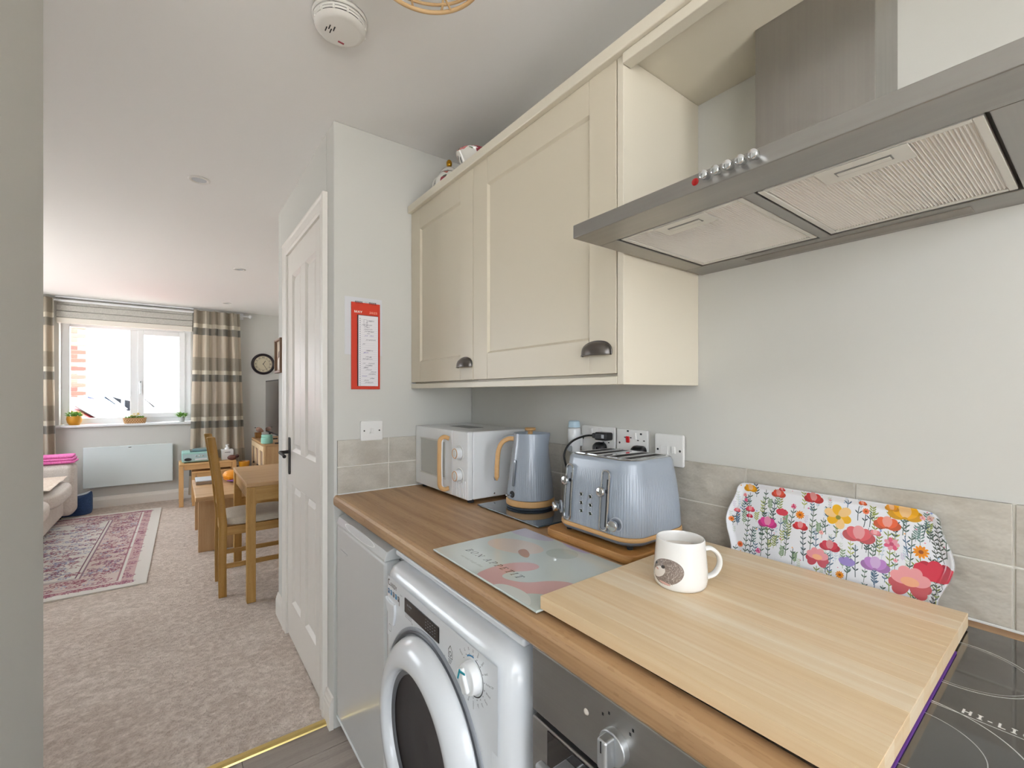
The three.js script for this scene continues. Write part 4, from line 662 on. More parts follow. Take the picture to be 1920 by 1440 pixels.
// flowered tray leaning on the tiles
const FLOWERS = [[-0.504, 1.041, 0.0105, 'c', '#f0a81e'], [-0.515, 1.024, 0.0034, 'r', '#f0808a'], [-0.512, 1.013, 0.0034, 'r', '#e23a7a'], [-0.530, 0.987, 0.0057, 'c', '#f0707e'], [-0.501, 0.995, 0.0076, 'c', '#e8506a'], [-0.501, 0.980, 0.0053, 'c', '#d92f4e'], [-0.541, 0.965, 0.0049, 'd', '#ef7a1a'], [-0.462, 0.974, 0.0143, 'c', '#e2479a'], [-0.444, 1.039, 0.0105, 'c', '#e4553f'], [-0.436, 1.049, 0.0047, 'c', '#d8424a'], [-0.434, 1.002, 0.0072, 't', '#e0475c'], [-0.412, 1.018, 0.0042, 'r', '#d63a72'], [-0.399, 1.003, 0.0068, 'd', '#f08a1c'], [-0.397, 0.981, 0.0105, 'c', '#de4148'], [-0.376, 1.042, 0.0129, 'c', '#d2383c'], [-0.476, 0.910, 0.0046, 'r', '#d8458a'], [-0.516, 0.914, 0.0053, 'd', '#f0703a'], [-0.331, 1.015, 0.0181, 'y', '#f3b81a'], [-0.292, 1.047, 0.0049, 'c', '#e8663a'], [-0.287, 1.033, 0.0046, 'd', '#ee7040'], [-0.296, 0.988, 0.0190, 'c', '#e46a72'], [-0.271, 0.997, 0.0068, 'c', '#ea8a94'], [-0.342, 0.955, 0.0129, 'c', '#d2304c'], [-0.362, 0.926, 0.0152, 'p', '#e2566a'], [-0.312, 0.934, 0.0080, 't', '#9c8ad0'], [-0.254, 1.018, 0.0148, 'c', '#ec6a44'], [-0.229, 1.042, 0.0181, 'c', '#f0b020'], [-0.248, 1.047, 0.0076, 'c', '#eea030'], [-0.246, 0.983, 0.0091, 'r', '#e06084'], [-0.268, 0.941, 0.0162, 'c', '#c08ad0'], [-0.205, 0.980, 0.0086, 'd', '#f09420'], [-0.186, 0.953, 0.0167, 't', '#d8344e'], [-0.218, 0.923, 0.0219, 'p', '#ea6a72'], [-0.322, 0.906, 0.0057, 'd', '#ee9420'], [-0.205, 1.038, 0.0034, 'r', '#f0a0a0'], [-0.195, 1.039, 0.0038, 'r', '#ecb0a8'], [-0.239, 0.956, 0.0027, 'r', '#f090a0'], [-0.358, 0.977, 0.0034, 'r', '#f0a0a0']];
const STEMS = [[-0.504, 1.031, -0.504, 0.894], [-0.470, 1.043, -0.470, 0.904], [-0.450, 1.026, -0.452, 0.938], [-0.411, 1.014, -0.416, 0.976], [-0.461, 0.960, -0.454, 0.897], [-0.392, 0.976, -0.386, 0.917], [-0.374, 1.027, -0.376, 0.942], [-0.435, 0.989, -0.436, 0.966], [-0.331, 1.004, -0.332, 0.978], [-0.340, 0.941, -0.340, 0.899], [-0.300, 0.968, -0.297, 0.913], [-0.268, 0.987, -0.269, 0.962], [-0.252, 1.005, -0.252, 0.991], [-0.268, 0.930, -0.267, 0.900], [-0.248, 0.975, -0.246, 0.903], [-0.218, 1.009, -0.220, 0.942], [-0.206, 0.973, -0.204, 0.939], [-0.183, 0.932, -0.182, 0.905], [-0.250, 1.040, -0.250, 1.029], [-0.230, 1.035, -0.231, 1.006], [-0.216, 0.909, -0.215, 0.900], [-0.362, 0.911, -0.362, 0.897], [-0.311, 0.927, -0.311, 0.903], [-0.492, 0.958, -0.494, 0.894], [-0.420, 0.969, -0.421, 0.918], [-0.368, 0.982, -0.366, 0.928], [-0.407, 0.933, -0.407, 0.905], [-0.281, 0.978, -0.279, 0.954], [-0.228, 1.002, -0.222, 0.971], [-0.298, 1.040, -0.299, 1.017], [-0.279, 1.034, -0.280, 1.009], [-0.315, 1.049, -0.317, 1.036], [-0.200, 1.032, -0.203, 1.011], [-0.287, 1.027, -0.289, 1.007], [-0.353, 1.004, -0.350, 0.979], [-0.173, 1.016, -0.171, 0.981]];
{
  const lean = 0.2, zc = -0.357, H = 0.176, HL = 0.195;
  const t = thing('tray', 'flower patterned melamine tray leaning against the tiles behind the bamboo board', 'tray', [-0.0475, YT + 0.0018, zc]);
  t.rotation.z = -lean;
  const out = [];                                                  // outline u,v with v from the bottom edge
  const half = [[0, H], [0.09, H], [0.15, H - 0.001], [0.166, H - 0.004], [0.1745, H - 0.014], [0.177, H - 0.028], [0.183, H - 0.046], [0.191, H - 0.066], [HL, H / 2], [0.191, 0.066], [0.183, 0.046], [0.177, 0.028], [0.1745, 0.014], [0.166, 0.004], [0.15, 0.001], [0.09, 0], [0, 0]];
  const cv = new THREE.CatmullRomCurve3([...half, ...half.slice(1, -1).reverse().map(([a, b]) => [-a, b])].map(([a, b]) => V3(a, b, 0)), true, 'centripetal').getPoints(160).slice(0, -1);
  const print = canvasTex(2048, 1024, (c, W, Hh) => {
    const S = W / 0.40, ux = (u) => (u + 0.2) * S, uy = (v) => (0.19 - v) * S;
    c.fillStyle = '#eef0f6'; c.fillRect(0, 0, W, Hh);
    const r = rng(77), greens = ['#5d7468', '#3f5358', '#8d9a52', '#6d8a86', '#49605a', '#a3ac5a', '#56728c', '#7f9a78'];
    const leaf = (x, y, a, l, w, col) => { c.save(); c.translate(x, y); c.rotate(a); c.fillStyle = col; c.beginPath(); c.moveTo(0, 0); c.quadraticCurveTo(l / 2, -w, l, 0); c.quadraticCurveTo(l / 2, w, 0, 0); c.fill(); c.restore(); };
    const sprig = (x0, y0, x1, y1, col, n, l, w, lw = 4) => { c.strokeStyle = col; c.lineWidth = lw; c.beginPath(); c.moveTo(x0, y0); c.quadraticCurveTo((x0 + x1) / 2 + (r() - 0.5) * 16, (y0 + y1) / 2, x1, y1); c.stroke(); for (let i = 1; i < n; i++) { const t2 = i / n, x = lerp(x0, x1, t2), y = lerp(y0, y1, t2); leaf(x, y, -PI / 2 + 0.75, l * (0.8 + 0.4 * r()), w, col); leaf(x, y, -PI / 2 - 0.75, l * (0.8 + 0.4 * r()), w, col); } };
    // pale background sprigs, then darker ones
    for (let i = 0; i < 70; i++) { const x = r() * W, y = 60 + r() * (Hh - 100); sprig(x, y + 60 + r() * 90, x + (r() - 0.5) * 20, y, ['#c3d3e2', '#cfd8cf', '#b5cad8', '#d8d2e4', '#c9d6c0'][i % 5], 4 + (i % 3), 26, 8, 3); }
    for (let i = 0; i < 80; i++) { const x = r() * W, y = 60 + r() * (Hh - 180); sprig(x, y + 100 + r() * 120, x + (r() - 0.5) * 24, y, greens[i % greens.length], 4 + (i % 4), 38, 12, 4); }
    for (const [z, y, z2, y2] of STEMS) { const a = ux(z - zc), b = uy((y - YT) / Math.cos(lean) - 0.001), a2 = ux(z2 - zc), b2 = uy((y2 - YT) / Math.cos(lean) - 0.001); const col = ['#3d4f55', '#4b6257', '#7f8f48', '#4f6a86'][Math.floor(r() * 4)]; sprig(a2, b2 + 20, a, b, col, Math.max(2, Math.round(Math.abs(b2 - b) / 55)), 44, 11, 6); }
    for (let i = 0; i < 60; i++) { c.fillStyle = ['#e89ab0', '#8aa0dc', '#f0b070', '#d87aa0', '#9fc0e0'][i % 5]; c.beginPath(); c.arc(r() * W, r() * Hh, 4 + r() * 5, 0, 7); c.fill(); }
    // dark leafy sprays at the tray's right end
    for (let i = 0; i < 9; i++) sprig(ux(0.178) + i % 3 * 22 - 20, uy(0.02 + i * 0.014), ux(0.168) + i % 3 * 24 - 20, uy(0.055 + i * 0.014), '#4d5751', 5, 40, 11, 4);
    for (const [z, y, s, k, col] of FLOWERS) {
      const x = ux(z - zc), yy = uy((y - YT) / Math.cos(lean) - 0.001), R = s * S * 1.3; c.save(); c.translate(x, yy);
      const pet = (a, l, w, cc) => { c.save(); c.rotate(a); c.fillStyle = cc; c.beginPath(); c.moveTo(0, 0); c.bezierCurveTo(l * 0.3, -w * 1.2, l, -w, l, 0); c.bezierCurveTo(l, w, l * 0.3, w * 1.2, 0, 0); c.fill(); c.restore(); };
      const q = new THREE.Color(col), dk = '#' + q.clone().multiplyScalar(0.72).getHexString(), lt = '#' + q.clone().lerp(new THREE.Color('#ffffff'), 0.25).getHexString();
      if (k === 'c') { for (const [a, cc] of [[-2.75, dk], [-0.4, dk], [-2.2, col], [-0.95, col], [-1.57, lt]]) { c.save(); c.translate(0, R * 0.45); pet(a, R * 1.12, R * 0.46, cc); c.restore(); } c.fillStyle = dk; c.beginPath(); c.ellipse(0, R * 0.42, R * 0.16, R * 0.1, 0, 0, 7); c.fill(); }
      else if (k === 'y') { for (let i = 0; i < 6; i++) pet(i * 1.05 + 0.3, R * (0.95 + 0.12 * (i % 2)), R * 0.42, i % 2 ? lt : col); c.fillStyle = '#8b8a32'; c.beginPath(); c.arc(0, R * 0.12, R * 0.18, 0, 7); c.fill(); }
      else if (k === 't') { for (const [a, cc] of [[-2.1, dk], [-1.05, dk], [-1.57, col], [-2.4, col], [-0.75, col]]) { c.save(); c.translate(0, R * 0.8); pet(a, R * 1.6, R * 0.6, cc); c.restore(); } }
      else if (k === 'p') { for (const [a, cc] of [[0.15, dk], [PI - 0.15, dk], [0.75, dk], [PI - 0.75, dk], [-0.45, lt], [PI + 0.45, lt], [-1.2, lt], [-1.95, lt]]) pet(a, R * 1.05, R * 0.42, cc); c.fillStyle = '#f4b08c'; c.beginPath(); c.ellipse(0, -R * 0.1, R * 0.45, R * 0.28, 0, 0, 7); c.fill(); }
      else if (k === 'd') { for (let i = 0; i < 11; i++) pet(i * 0.571, R, R * 0.22, col); c.fillStyle = '#a0521a'; c.beginPath(); c.arc(0, 0, R * 0.3, 0, 7); c.fill(); }
      else { for (let i = 0; i < 7; i++) pet(i * 0.9, R, R * 0.36, i % 2 ? col : lt); c.fillStyle = dk; c.beginPath(); c.arc(0, 0, R * 0.28, 0, 7); c.fill(); }
      c.restore();
    }
  });
  const shape = new THREE.Shape(cv.map((q) => V2(q.x, q.y)));
  // back plate, printed sunk face, raised rim
  part(t, 'base_plate', put(extrude(shape, 0.003), 0, 0, 0, 0, -PI / 2), M({ color: '#e9ebf0', roughness: 0.3 }));
  const pos = [], uvs = [], N = cv.length, rings = [[1, -0.0095], [0.985, -0.0098], [0.955, -0.0045], [0.93, -0.0038]].map(([s, x]) => cv.map((q) => [x, (q.y - H / 2) * (1 - (1 - s) * 2.0) + H / 2, q.x * s]));
  const rim = loft(rings, false, false);
  const face = new THREE.ShapeGeometry(new THREE.Shape(rings[3].map((q) => V2(q[2], q[1])))); face.rotateY(-PI / 2); face.translate(-0.0038, 0, 0);
  const wallg = loft([cv.map((q) => [-0.0005, q.y, q.x]), rings[0]], false, false);
  const all = merge(rim, face, wallg), ap = all.attributes.position, au = all.attributes.uv;
  for (let i = 0; i < ap.count; i++) au.setXY(i, (ap.getZ(i) + 0.2) / 0.40, 1 - (0.19 - ap.getY(i)) / 0.20);
  part(t, 'printed_face', all, MP({ map: print, roughness: 0.2, clearcoat: 0.6, clearcoatRoughness: 0.08 }));
}
// sockets, plugs, switches on the tiled wall
const plastic = M({ color: '#f0efec', roughness: 0.3 });
function plate(parent, w, h, name = 'face_plate', dp = 0.009) { return part(parent, name, put(extrude(roundShape(w, h, 0.006), dp, 0.0025), 0, 0, 0, 0, -PI / 2), plastic); }
const screw = (t, z, y, x = -0.009) => part(t, 'screw', put(lathe([[0.0032, 0], [0.0028, 0.0008], [0, 0.001]], 12), x, y, z, 0, 0, PI / 2), M({ color: '#4a4845', roughness: 0.4, metalness: 0.8 }));
function rocker(t, z, y, red) { return part(t, red ? 'red_rocker' : 'rocker', put(box(-0.005, 0, -0.0095, 0.0095, -0.0055, 0.0055, 0.0015), -0.0085, y, z, 0, 0, 0.12), red ? M({ color: '#d3121c', roughness: 0.3 }) : plastic, red ? 'red rocker' : undefined); }
const holes = (t, z, y) => part(t, 'pin_holes', merge(box(-0.0094, -0.0089, y + 0.012, y + 0.017, z - 0.0035, z + 0.0035, 0), box(-0.0094, -0.0089, y - 0.006, y - 0.003, z - 0.0135, z - 0.0075, 0), box(-0.0094, -0.0089, y - 0.006, y - 0.003, z + 0.0075, z + 0.0135, 0)), mat.black);
{
  const WX = -0.0002;
  const s1 = thing('wall_socket', 'white double wall socket behind the toaster holding the toaster plug', 'socket', [WX, 1.115, -0.985]);
  plate(s1, 0.142, 0.084); rocker(s1, 0.012, 0.026); rocker(s1, -0.026, 0.026); holes(s1, 0.036, -0.002); screw(s1, -0.062, 0);
  const s2 = thing('wall_socket', 'white double wall socket with a red rocker and one black plug', 'socket', [WX, 1.113, -0.852]);
  plate(s2, 0.112, 0.084); rocker(s2, -0.012, 0.012, true); rocker(s2, 0.013, 0.024); holes(s2, -0.013, 0.022); holes(s2, 0.034, 0.016); screw(s2, -0.044, 0);
  const s3 = thing('switch_plate', 'white fused switch plate lowest at the right end of the sockets', 'switch', [WX - 0.008, 1.108, -0.722]);
  plate(s3, 0.088, 0.086); part(s3, 'fuse_carrier', box(-0.0105, -0.0085, -0.012, 0.012, -0.026, -0.002, 0.001), plastic); rocker(s3, 0.016, 0.002); screw(s3, -0.034, 0); screw(s3, 0.034, 0);
  const plug = (name, label, z, y) => {
    const t = thing(name, label, 'plug', [-0.0095, y, z]);
    const o = (s, x) => rrect(0.046 * s, 0.042 * s, 0.014 * s, 48).map(([a, b]) => [x, b + (a < 0 ? 0 : 0), a]);
    part(t, 'plug_body', loft([o(0.85, 0), o(1, -0.004), o(1, -0.014), o(0.82, -0.024), o(0.55, -0.027)]), mat.black);
    part(t, 'plug_grip', box(-0.031, -0.026, -0.008, 0.008, -0.003, 0.003, 0.001), mat.black);
    return t;
  };
  plug('power_plug', 'round-shouldered black plug in the left double socket', -0.965, 1.087);
  plug('power_plug', 'black plug below the switch of the red-rocker socket', -0.818, 1.090);
  // black moulded adapter plug with the toaster flex
  const a = thing('power_adapter', 'black moulded plug-top with a flex looping down behind the toaster', 'plug', [-0.0095, 1.129, -0.942]);
  part(a, 'adapter_body', merge(box(-0.034, 0, -0.012, 0.012, -0.026, 0.022, 0.005), box(-0.028, -0.006, -0.008, 0.008, -0.042, -0.026, 0.004)), mat.black);
  part(a, 'adapter_marks', box(-0.0346, -0.0338, -0.005, 0.006, 0.004, 0.014, 0.0003), M({ color: '#b9bcc0', roughness: 0.5 }));
  part(a, 'flex', tube([[-0.017, 0, -0.04], [-0.03, -0.004, -0.07], [-0.055, -0.025, -0.105], [-0.075, -0.06, -0.115], [-0.08, -0.1, -0.1], [-0.075, -0.13, -0.075], [-0.07, -0.15, -0.04], [-0.07, -0.16, 0.0]], 0.0032, 60, 8), mat.black);
  const f = thing('air_freshener', 'white plug-in air freshener with pale blue cap beside the left socket', 'air freshener', [-0.012, 1.068, -1.062]);
  part(f, 'body', put(lathe([[0, 0], [0.016, 0], [0.019, 0.006], [0.02, 0.03], [0.0215, 0.05], [0.0205, 0.075], [0.0195, 0.082], [0, 0.082]], 32), -0.024, 0, 0), mat.white);
  part(f, 'cap', put(lathe([[0.0195, 0.0822], [0.018, 0.1], [0.015, 0.104], [0, 0.105]], 32), -0.024, 0, 0), M({ color: '#bcd6e6', roughness: 0.35 }));
  part(f, 'refill_window', put(extrude(roundShape(0.02, 0.018, 0.005), 0.002, 0.0005), -0.043, 0.014, 0, 0, -PI / 2), MP({ color: '#c9d0d4', roughness: 0.08, clearcoat: 1 }));
  part(f, 'plug_stub', box(-0.012, 0.002, 0.02, 0.06, -0.016, 0.016, 0.003), mat.white);
  // switch and calendar on the end wall
  const sw = thing('fused_switch', 'white fused switch plate on the end wall above the tiles', 'switch', [-0.465, 1.115, L + 0.0002]);
  sw.rotation.y = -PI / 2 + PI;
  sw.rotation.y = PI / 2;                                          // local -x faces the room (+z)
  plate(sw, 0.088, 0.078); rocker(sw, 0.0, 0.0); screw(sw, -0.03, 0, -0.009); screw(sw, 0.03, 0, -0.009); part(sw, 'rocker_surround', box(-0.0095, -0.0085, -0.013, 0.013, -0.009, 0.009, 0.0004), plastic);
}
{
  const cal = thing('wall_calendar', 'slim red spiral bound calendar with handwritten white pages on the end wall', 'calendar', [-0.488, 1.277, L + 0.004]);
  const w = 0.112, h = 0.335;
  const page = canvasTex(256, 1024, (c, W, H) => {
    c.fillStyle = '#ece9ec'; c.fillRect(0, 0, W, H); const r = rng(8); c.strokeStyle = '#c6c2c8'; c.lineWidth = 2; for (let y = 60; y < H; y += 31) { c.beginPath(); c.moveTo(14, y); c.lineTo(W - 10, y); c.stroke(); c.fillStyle = '#8a8690'; c.fillRect(16, y - 20, 10, 12); }
    for (let y = 50; y < H - 20; y += 31) { if (r() < 0.25) continue; c.strokeStyle = r() < 0.2 ? '#7a68b0' : '#6a6672'; c.lineWidth = 2.4; for (let k = 0; k < 1 + Math.floor(r() * 3); k++) { let x = 40 + r() * 120; c.beginPath(); c.moveTo(x, y); const n = 3 + r() * 9; for (let i = 0; i < n; i++) { x += 5 + r() * 5; if (x > W - 20) break; c.lineTo(x, y - (i % 2 ? 12 : 0) - r() * 5); } c.stroke(); } }
    c.strokeStyle = '#77727c'; c.strokeRect(70, 60, 40, 90);
  });
  const red = M({ color: '#d8391d', roughness: 0.55 });
  part(cal, 'backing_card', box(-w / 2, w / 2, 0, h, 0, 0.004, 0.0008), red);
  part(cal, 'page_block', box(-0.034, 0.047, 0.012, h - 0.048, 0.0042, 0.009, 0.0006), M({ color: '#3a3438', roughness: 0.7 }));
  part(cal, 'page', quad([-0.031, 0.012, 0.0093], [0.077, 0, 0], [0, h - 0.062, 0]), M({ map: page, roughness: 0.8 }));
  const head = canvasTex(256, 64, (c, W, H) => { c.fillStyle = '#d8391d'; c.fillRect(0, 0, W, H); c.fillStyle = '#f4e6e0'; c.font = 'bold 38px sans-serif'; c.fillText('MAY', 10, 46); c.fillStyle = '#f0a08c'; c.fillText('2025', 160, 46); });
  part(cal, 'header_print', quad([-0.05, h - 0.046, 0.0043], [0.1, 0, 0], [0, 0.02, 0]), M({ map: head, roughness: 0.55 }));
  for (let i = 0; i < 14; i++) { const x = -0.04 + i * 0.006; if (Math.abs(i - 6.5) < 1.6) continue; part(cal, 'binding_ring', put(clean(new THREE.TorusGeometry(0.0042, 0.0008, 6, 16)), x, h, 0.003, 0, PI / 2), mat.iron); }
  part(cal, 'hanger', put(clean(new THREE.TorusGeometry(0.008, 0.0009, 6, 20, PI)), 0, h - 0.001, 0.003), mat.whiteMatt);
  const sh = thing('paper_sheet', 'loose translucent white sheet pinned to the wall behind the red calendar', 'paper', [-0.49, 1.41, L + 0.0005]);
  part(sh, 'sheet', box(-0.077, 0.068, 0, 0.222, 0, 0.0012, 0), M({ color: '#dcdde0', roughness: 0.8 }));
}
// china on top of the wall cabinets
{
  const floral = (seed) => canvasTex(512, 256, (c, W, H) => { c.fillStyle = '#f2efe8'; c.fillRect(0, 0, W, H); const r = rng(seed); for (let i = 0; i < 22; i++) { const x = r() * W, y = r() * H; c.fillStyle = ['#b94a55', '#d98a8c', '#8f3140', '#c26a5a'][i % 4]; for (let k = 0; k < 5; k++) { c.beginPath(); c.arc(x + 14 * Math.cos(k * 1.26), y + 14 * Math.sin(k * 1.26), 12, 0, 7); c.fill(); } c.fillStyle = '#6d3a3a'; c.beginPath(); c.arc(x, y, 6, 0, 7); c.fill(); } for (let i = 0; i < 50; i++) { c.fillStyle = ['#4a5d4a', '#39484c', '#6d8260'][i % 3]; c.save(); c.translate(r() * W, r() * H); c.rotate(r() * 6); c.beginPath(); c.ellipse(0, 0, 13, 5, 0, 0, 7); c.fill(); c.restore(); } });
  const y = CY1 + 0.0005;
  const cm = (s) => MP({ map: floral(s), roughness: 0.15, clearcoat: 0.8 }), wm = MP({ color: '#f0eee8', roughness: 0.15, clearcoat: 0.8 });
  const cup = thing('teacup', 'rose patterned white china teacup on top of the wall cabinets', 'cup', [-0.19, y, -1.435]);
  part(cup, 'bowl', lathe([[0.0, 0.06], [0.026, 0.06], [0.029, 0.066], [0.036, 0.09], [0.052, 0.115], [0.064, 0.14], [0.066, 0.147], [0.064, 0.147], [0.05, 0.118], [0.03, 0.09], [0, 0.072]], 48), cm(4));
  part(cup, 'pedestal', lathe([[0, 0], [0.05, 0], [0.05, 0.006], [0.02, 0.014], [0.014, 0.03], [0.018, 0.052], [0.027, 0.06], [0, 0.06]], 40), wm);
  part(cup, 'handle', tube([[0.06, 0.135, 0], [0.085, 0.132, 0], [0.088, 0.108, 0], [0.046, 0.1, 0]], 0.004, 30, 8), wm);
  const pot = thing('teapot', 'rose patterned teapot with a gilt lid knob on the corner cabinet top', 'teapot', [-0.2, y, -1.605]);
  pot.scale.set(0.85, 1.22, 0.85);
  part(pot, 'body', lathe([[0, 0], [0.045, 0], [0.05, 0.008], [0.066, 0.03], [0.074, 0.055], [0.068, 0.085], [0.05, 0.106], [0.04, 0.112], [0, 0.112]], 48), cm(9));
  const lid = part(pot, 'lid', lathe([[0.042, 0.112], [0.044, 0.116], [0.03, 0.128], [0.012, 0.135], [0, 0.136]], 40), cm(12));
  part(lid, 'lid_knob', put(ball(0.0135, 10), 0, 0.147, 0), M({ color: '#c9962c', roughness: 0.25, metalness: 0.9 }));
  part(pot, 'spout', tube([[0, 0.04, -0.065], [0, 0.055, -0.085], [0, 0.085, -0.1], [0, 0.105, -0.108]], 0.011, 24, 10), wm);
  part(pot, 'handle', tube([[0, 0.092, 0.06], [0, 0.1, 0.09], [0, 0.07, 0.105], [0, 0.035, 0.07]], 0.006, 30, 8), wm);
  const jug = thing('milk_jug', 'white jug with a thin curved handle in the corner above the cabinets', 'jug', [-0.21, y, -1.708]);
  jug.scale.set(0.8, 1.3, 0.8);
  part(jug, 'body', put(lathe([[0, 0], [0.026, 0], [0.032, 0.02], [0.034, 0.05], [0.026, 0.085], [0.024, 0.1], [0.028, 0.112], [0.026, 0.112], [0.022, 0.1], [0, 0.09]], 40), 0.09, 0, 0.0), wm);
  part(jug, 'handle', tube([[0.062, 0.105, 0], [0.02, 0.125, 0], [-0.012, 0.1, 0], [0, 0.06, 0], [0.055, 0.04, 0]], 0.005, 40, 8), wm);
}
// ceiling fittings
{
  const s = thing('smoke_alarm', 'round white smoke alarm on the kitchen ceiling', 'smoke alarm', [-0.722, CEIL, -1.268]);
  const rr = 0.068, wm = M({ color: '#efece6', roughness: 0.45 });
  part(s, 'base', lathe([[0, 0], [rr + 0.004, 0], [rr + 0.004, -0.006], [rr, -0.01], [0, -0.01]], 48), wm);
  part(s, 'cover', lathe([[0, -0.038], [0.05, -0.037], [0.06, -0.034], [0.066, -0.027], [0.0662, -0.0265], [0.064, -0.026], [0.064, -0.0225], [0.067, -0.022], [0.0675, -0.019], [0.065, -0.0185], [0.065, -0.0155], [0.068, -0.015], [0.069, -0.0102], [0, -0.0102]], 64), wm);
  part(s, 'vent_gap', merge(lathe([[0.0642, -0.0258], [0.0642, -0.0227]], 64), lathe([[0.0652, -0.0183], [0.0652, -0.0157]], 64)), mat.iron);
  for (let i = 0; i < 12; i++) part(s, 'vent_bar', put(box(-0.0025, 0.0025, -0.027, -0.014, 0.061, 0.0685, 0.0005), 0, 0, 0, 0, i * PI / 6), wm);
  part(s, 'sounder_slots', merge(...[0, 1, 2, 3].map((i) => put(box(-0.0012, 0.0012, -0.0385, -0.0365, -0.008, 0.008, 0.0003), -0.035 + i * 0.006, 0, -0.01 + (i % 2) * 0.012))), mat.iron);
  part(s, 'warning_label', put(box(-0.008, 0.008, -0.0386, -0.0372, -0.0025, 0.0025, 0.0002), 0.012, 0, -0.036, 0, 0.1), M({ color: '#b5535c', roughness: 0.6 }));
  const dm = M({ color: '#e9e6e0', roughness: 0.35 });
  for (const [x, z, l] of [[-0.99, -2.63, 'recessed white downlight nearest the kitchen'], [-0.655, -4.34, 'recessed white downlight midway over the dining table'], [-0.61, -6.05, 'recessed white downlight near the far curtains']]) {
    const d = thing('downlight', l, 'downlight', [x, CEIL, z], 0, 'recessed ceiling downlights');
    part(d, 'trim_ring', lathe([[0.045, 0], [0.045, -0.003], [0.04, -0.006], [0.033, -0.005], [0.029, -0.0005]], 40), dm);
    part(d, 'lamp_face', put(cyl(0.0295, 0.0295, 0.002, 32), 0, -0.0012, 0), M({ color: '#d9dde2', roughness: 0.2 }));
  }
  // rattan pendant shade
  const p = thing('pendant_light', 'rattan hoop pendant shade hanging at the top of the picture', 'pendant light', [-0.691, CEIL, -0.803]);
  const cane = M({ color: '#c9a678', roughness: 0.6 }), y0 = -0.185, R0 = 0.115;
  const circ = (r, y, n = 40) => Array.from({ length: n }, (_, i) => [r * Math.cos(i / n * 2 * PI), y, r * Math.sin(i / n * 2 * PI)]);
  for (const [r, y, k] of [[R0, y0, 0.0042], [R0 + 0.015, y0 + 0.03, 0.0032], [R0 + 0.018, y0 + 0.07, 0.0032], [R0 - 0.015, y0 + 0.11, 0.0032], [0.03, y0 + 0.14, 0.0036]]) part(p, 'hoop', tube(circ(r, y), k, 80, 8, true), cane);
  for (let i = 0; i < 12; i++) { const a = i * PI / 6 + 0.2, c = Math.cos(a), s2 = Math.sin(a); part(p, 'rib', tube([[R0, y0], [R0 + 0.015, y0 + 0.03], [R0 + 0.018, y0 + 0.07], [R0 - 0.015, y0 + 0.11], [0.03, y0 + 0.14]].map(([r, y]) => [r * c, y, r * s2]), 0.0026, 30, 6), cane); }
  for (let i = 0; i < 3; i++) { const a = i * PI / 3 + 0.4; part(p, 'cross_brace', tube([[R0 * Math.cos(a), y0, R0 * Math.sin(a)], [0, y0 + 0.002, 0], [-R0 * Math.cos(a), y0, -R0 * Math.sin(a)]], 0.0022, 20, 6), cane); }
  part(p, 'lamp_holder', lathe([[0, y0 + 0.1], [0.02, y0 + 0.1], [0.02, y0 + 0.14], [0.012, y0 + 0.15], [0, y0 + 0.15]], 24), mat.whiteMatt);
  part(p, 'bulb', put(ball(0.028, 12), 0, y0 + 0.072, 0), M({ color: '#eef0ee', roughness: 0.25 }));
  part(p, 'flex', put(cyl(0.003, 0.003, -y0 - 0.15, 10), 0, (y0 + 0.15) / 2, 0), mat.whiteMatt);
  part(p, 'ceiling_rose', lathe([[0, 0], [0.045, 0], [0.04, -0.018], [0.012, -0.026], [0, -0.026]], 32), mat.whiteMatt);
}

// ------------------------------------------------------------------ living room
const cushionGeo = (w, h, d, n = 2.6, N = 40, K = 24, droop = 0) => {  // superellipsoid pillow
  const rs = []; for (let j = 0; j <= K; j++) { const v = -PI / 2 + j / K * PI, cy = Math.sign(Math.sin(v)) * Math.abs(Math.sin(v)) ** (2 / n), cr = Math.max(0.001, Math.cos(v)) ** (2 / n), r = []; for (let i = 0; i < N; i++) { const a = i / N * 2 * PI, f = (q) => Math.sign(q) * Math.abs(q) ** (2 / 4.5); r.push([w / 2 * cr * f(Math.cos(a)), h / 2 * cy, d / 2 * cr * f(Math.sin(a))]); } rs.push(r); }
  return loft(rs);
};
const weave = (a, b, s) => tex(256, 256, (u, v) => mixc(hex(a), hex(b), clamp(0.5 + (pn(u, v, 90, 90, s) - 0.5) * 0.9 + (fbm(u, v, 4, 4, s + 3, 3) - 0.5) * 0.5)), 0.5, 0.5);
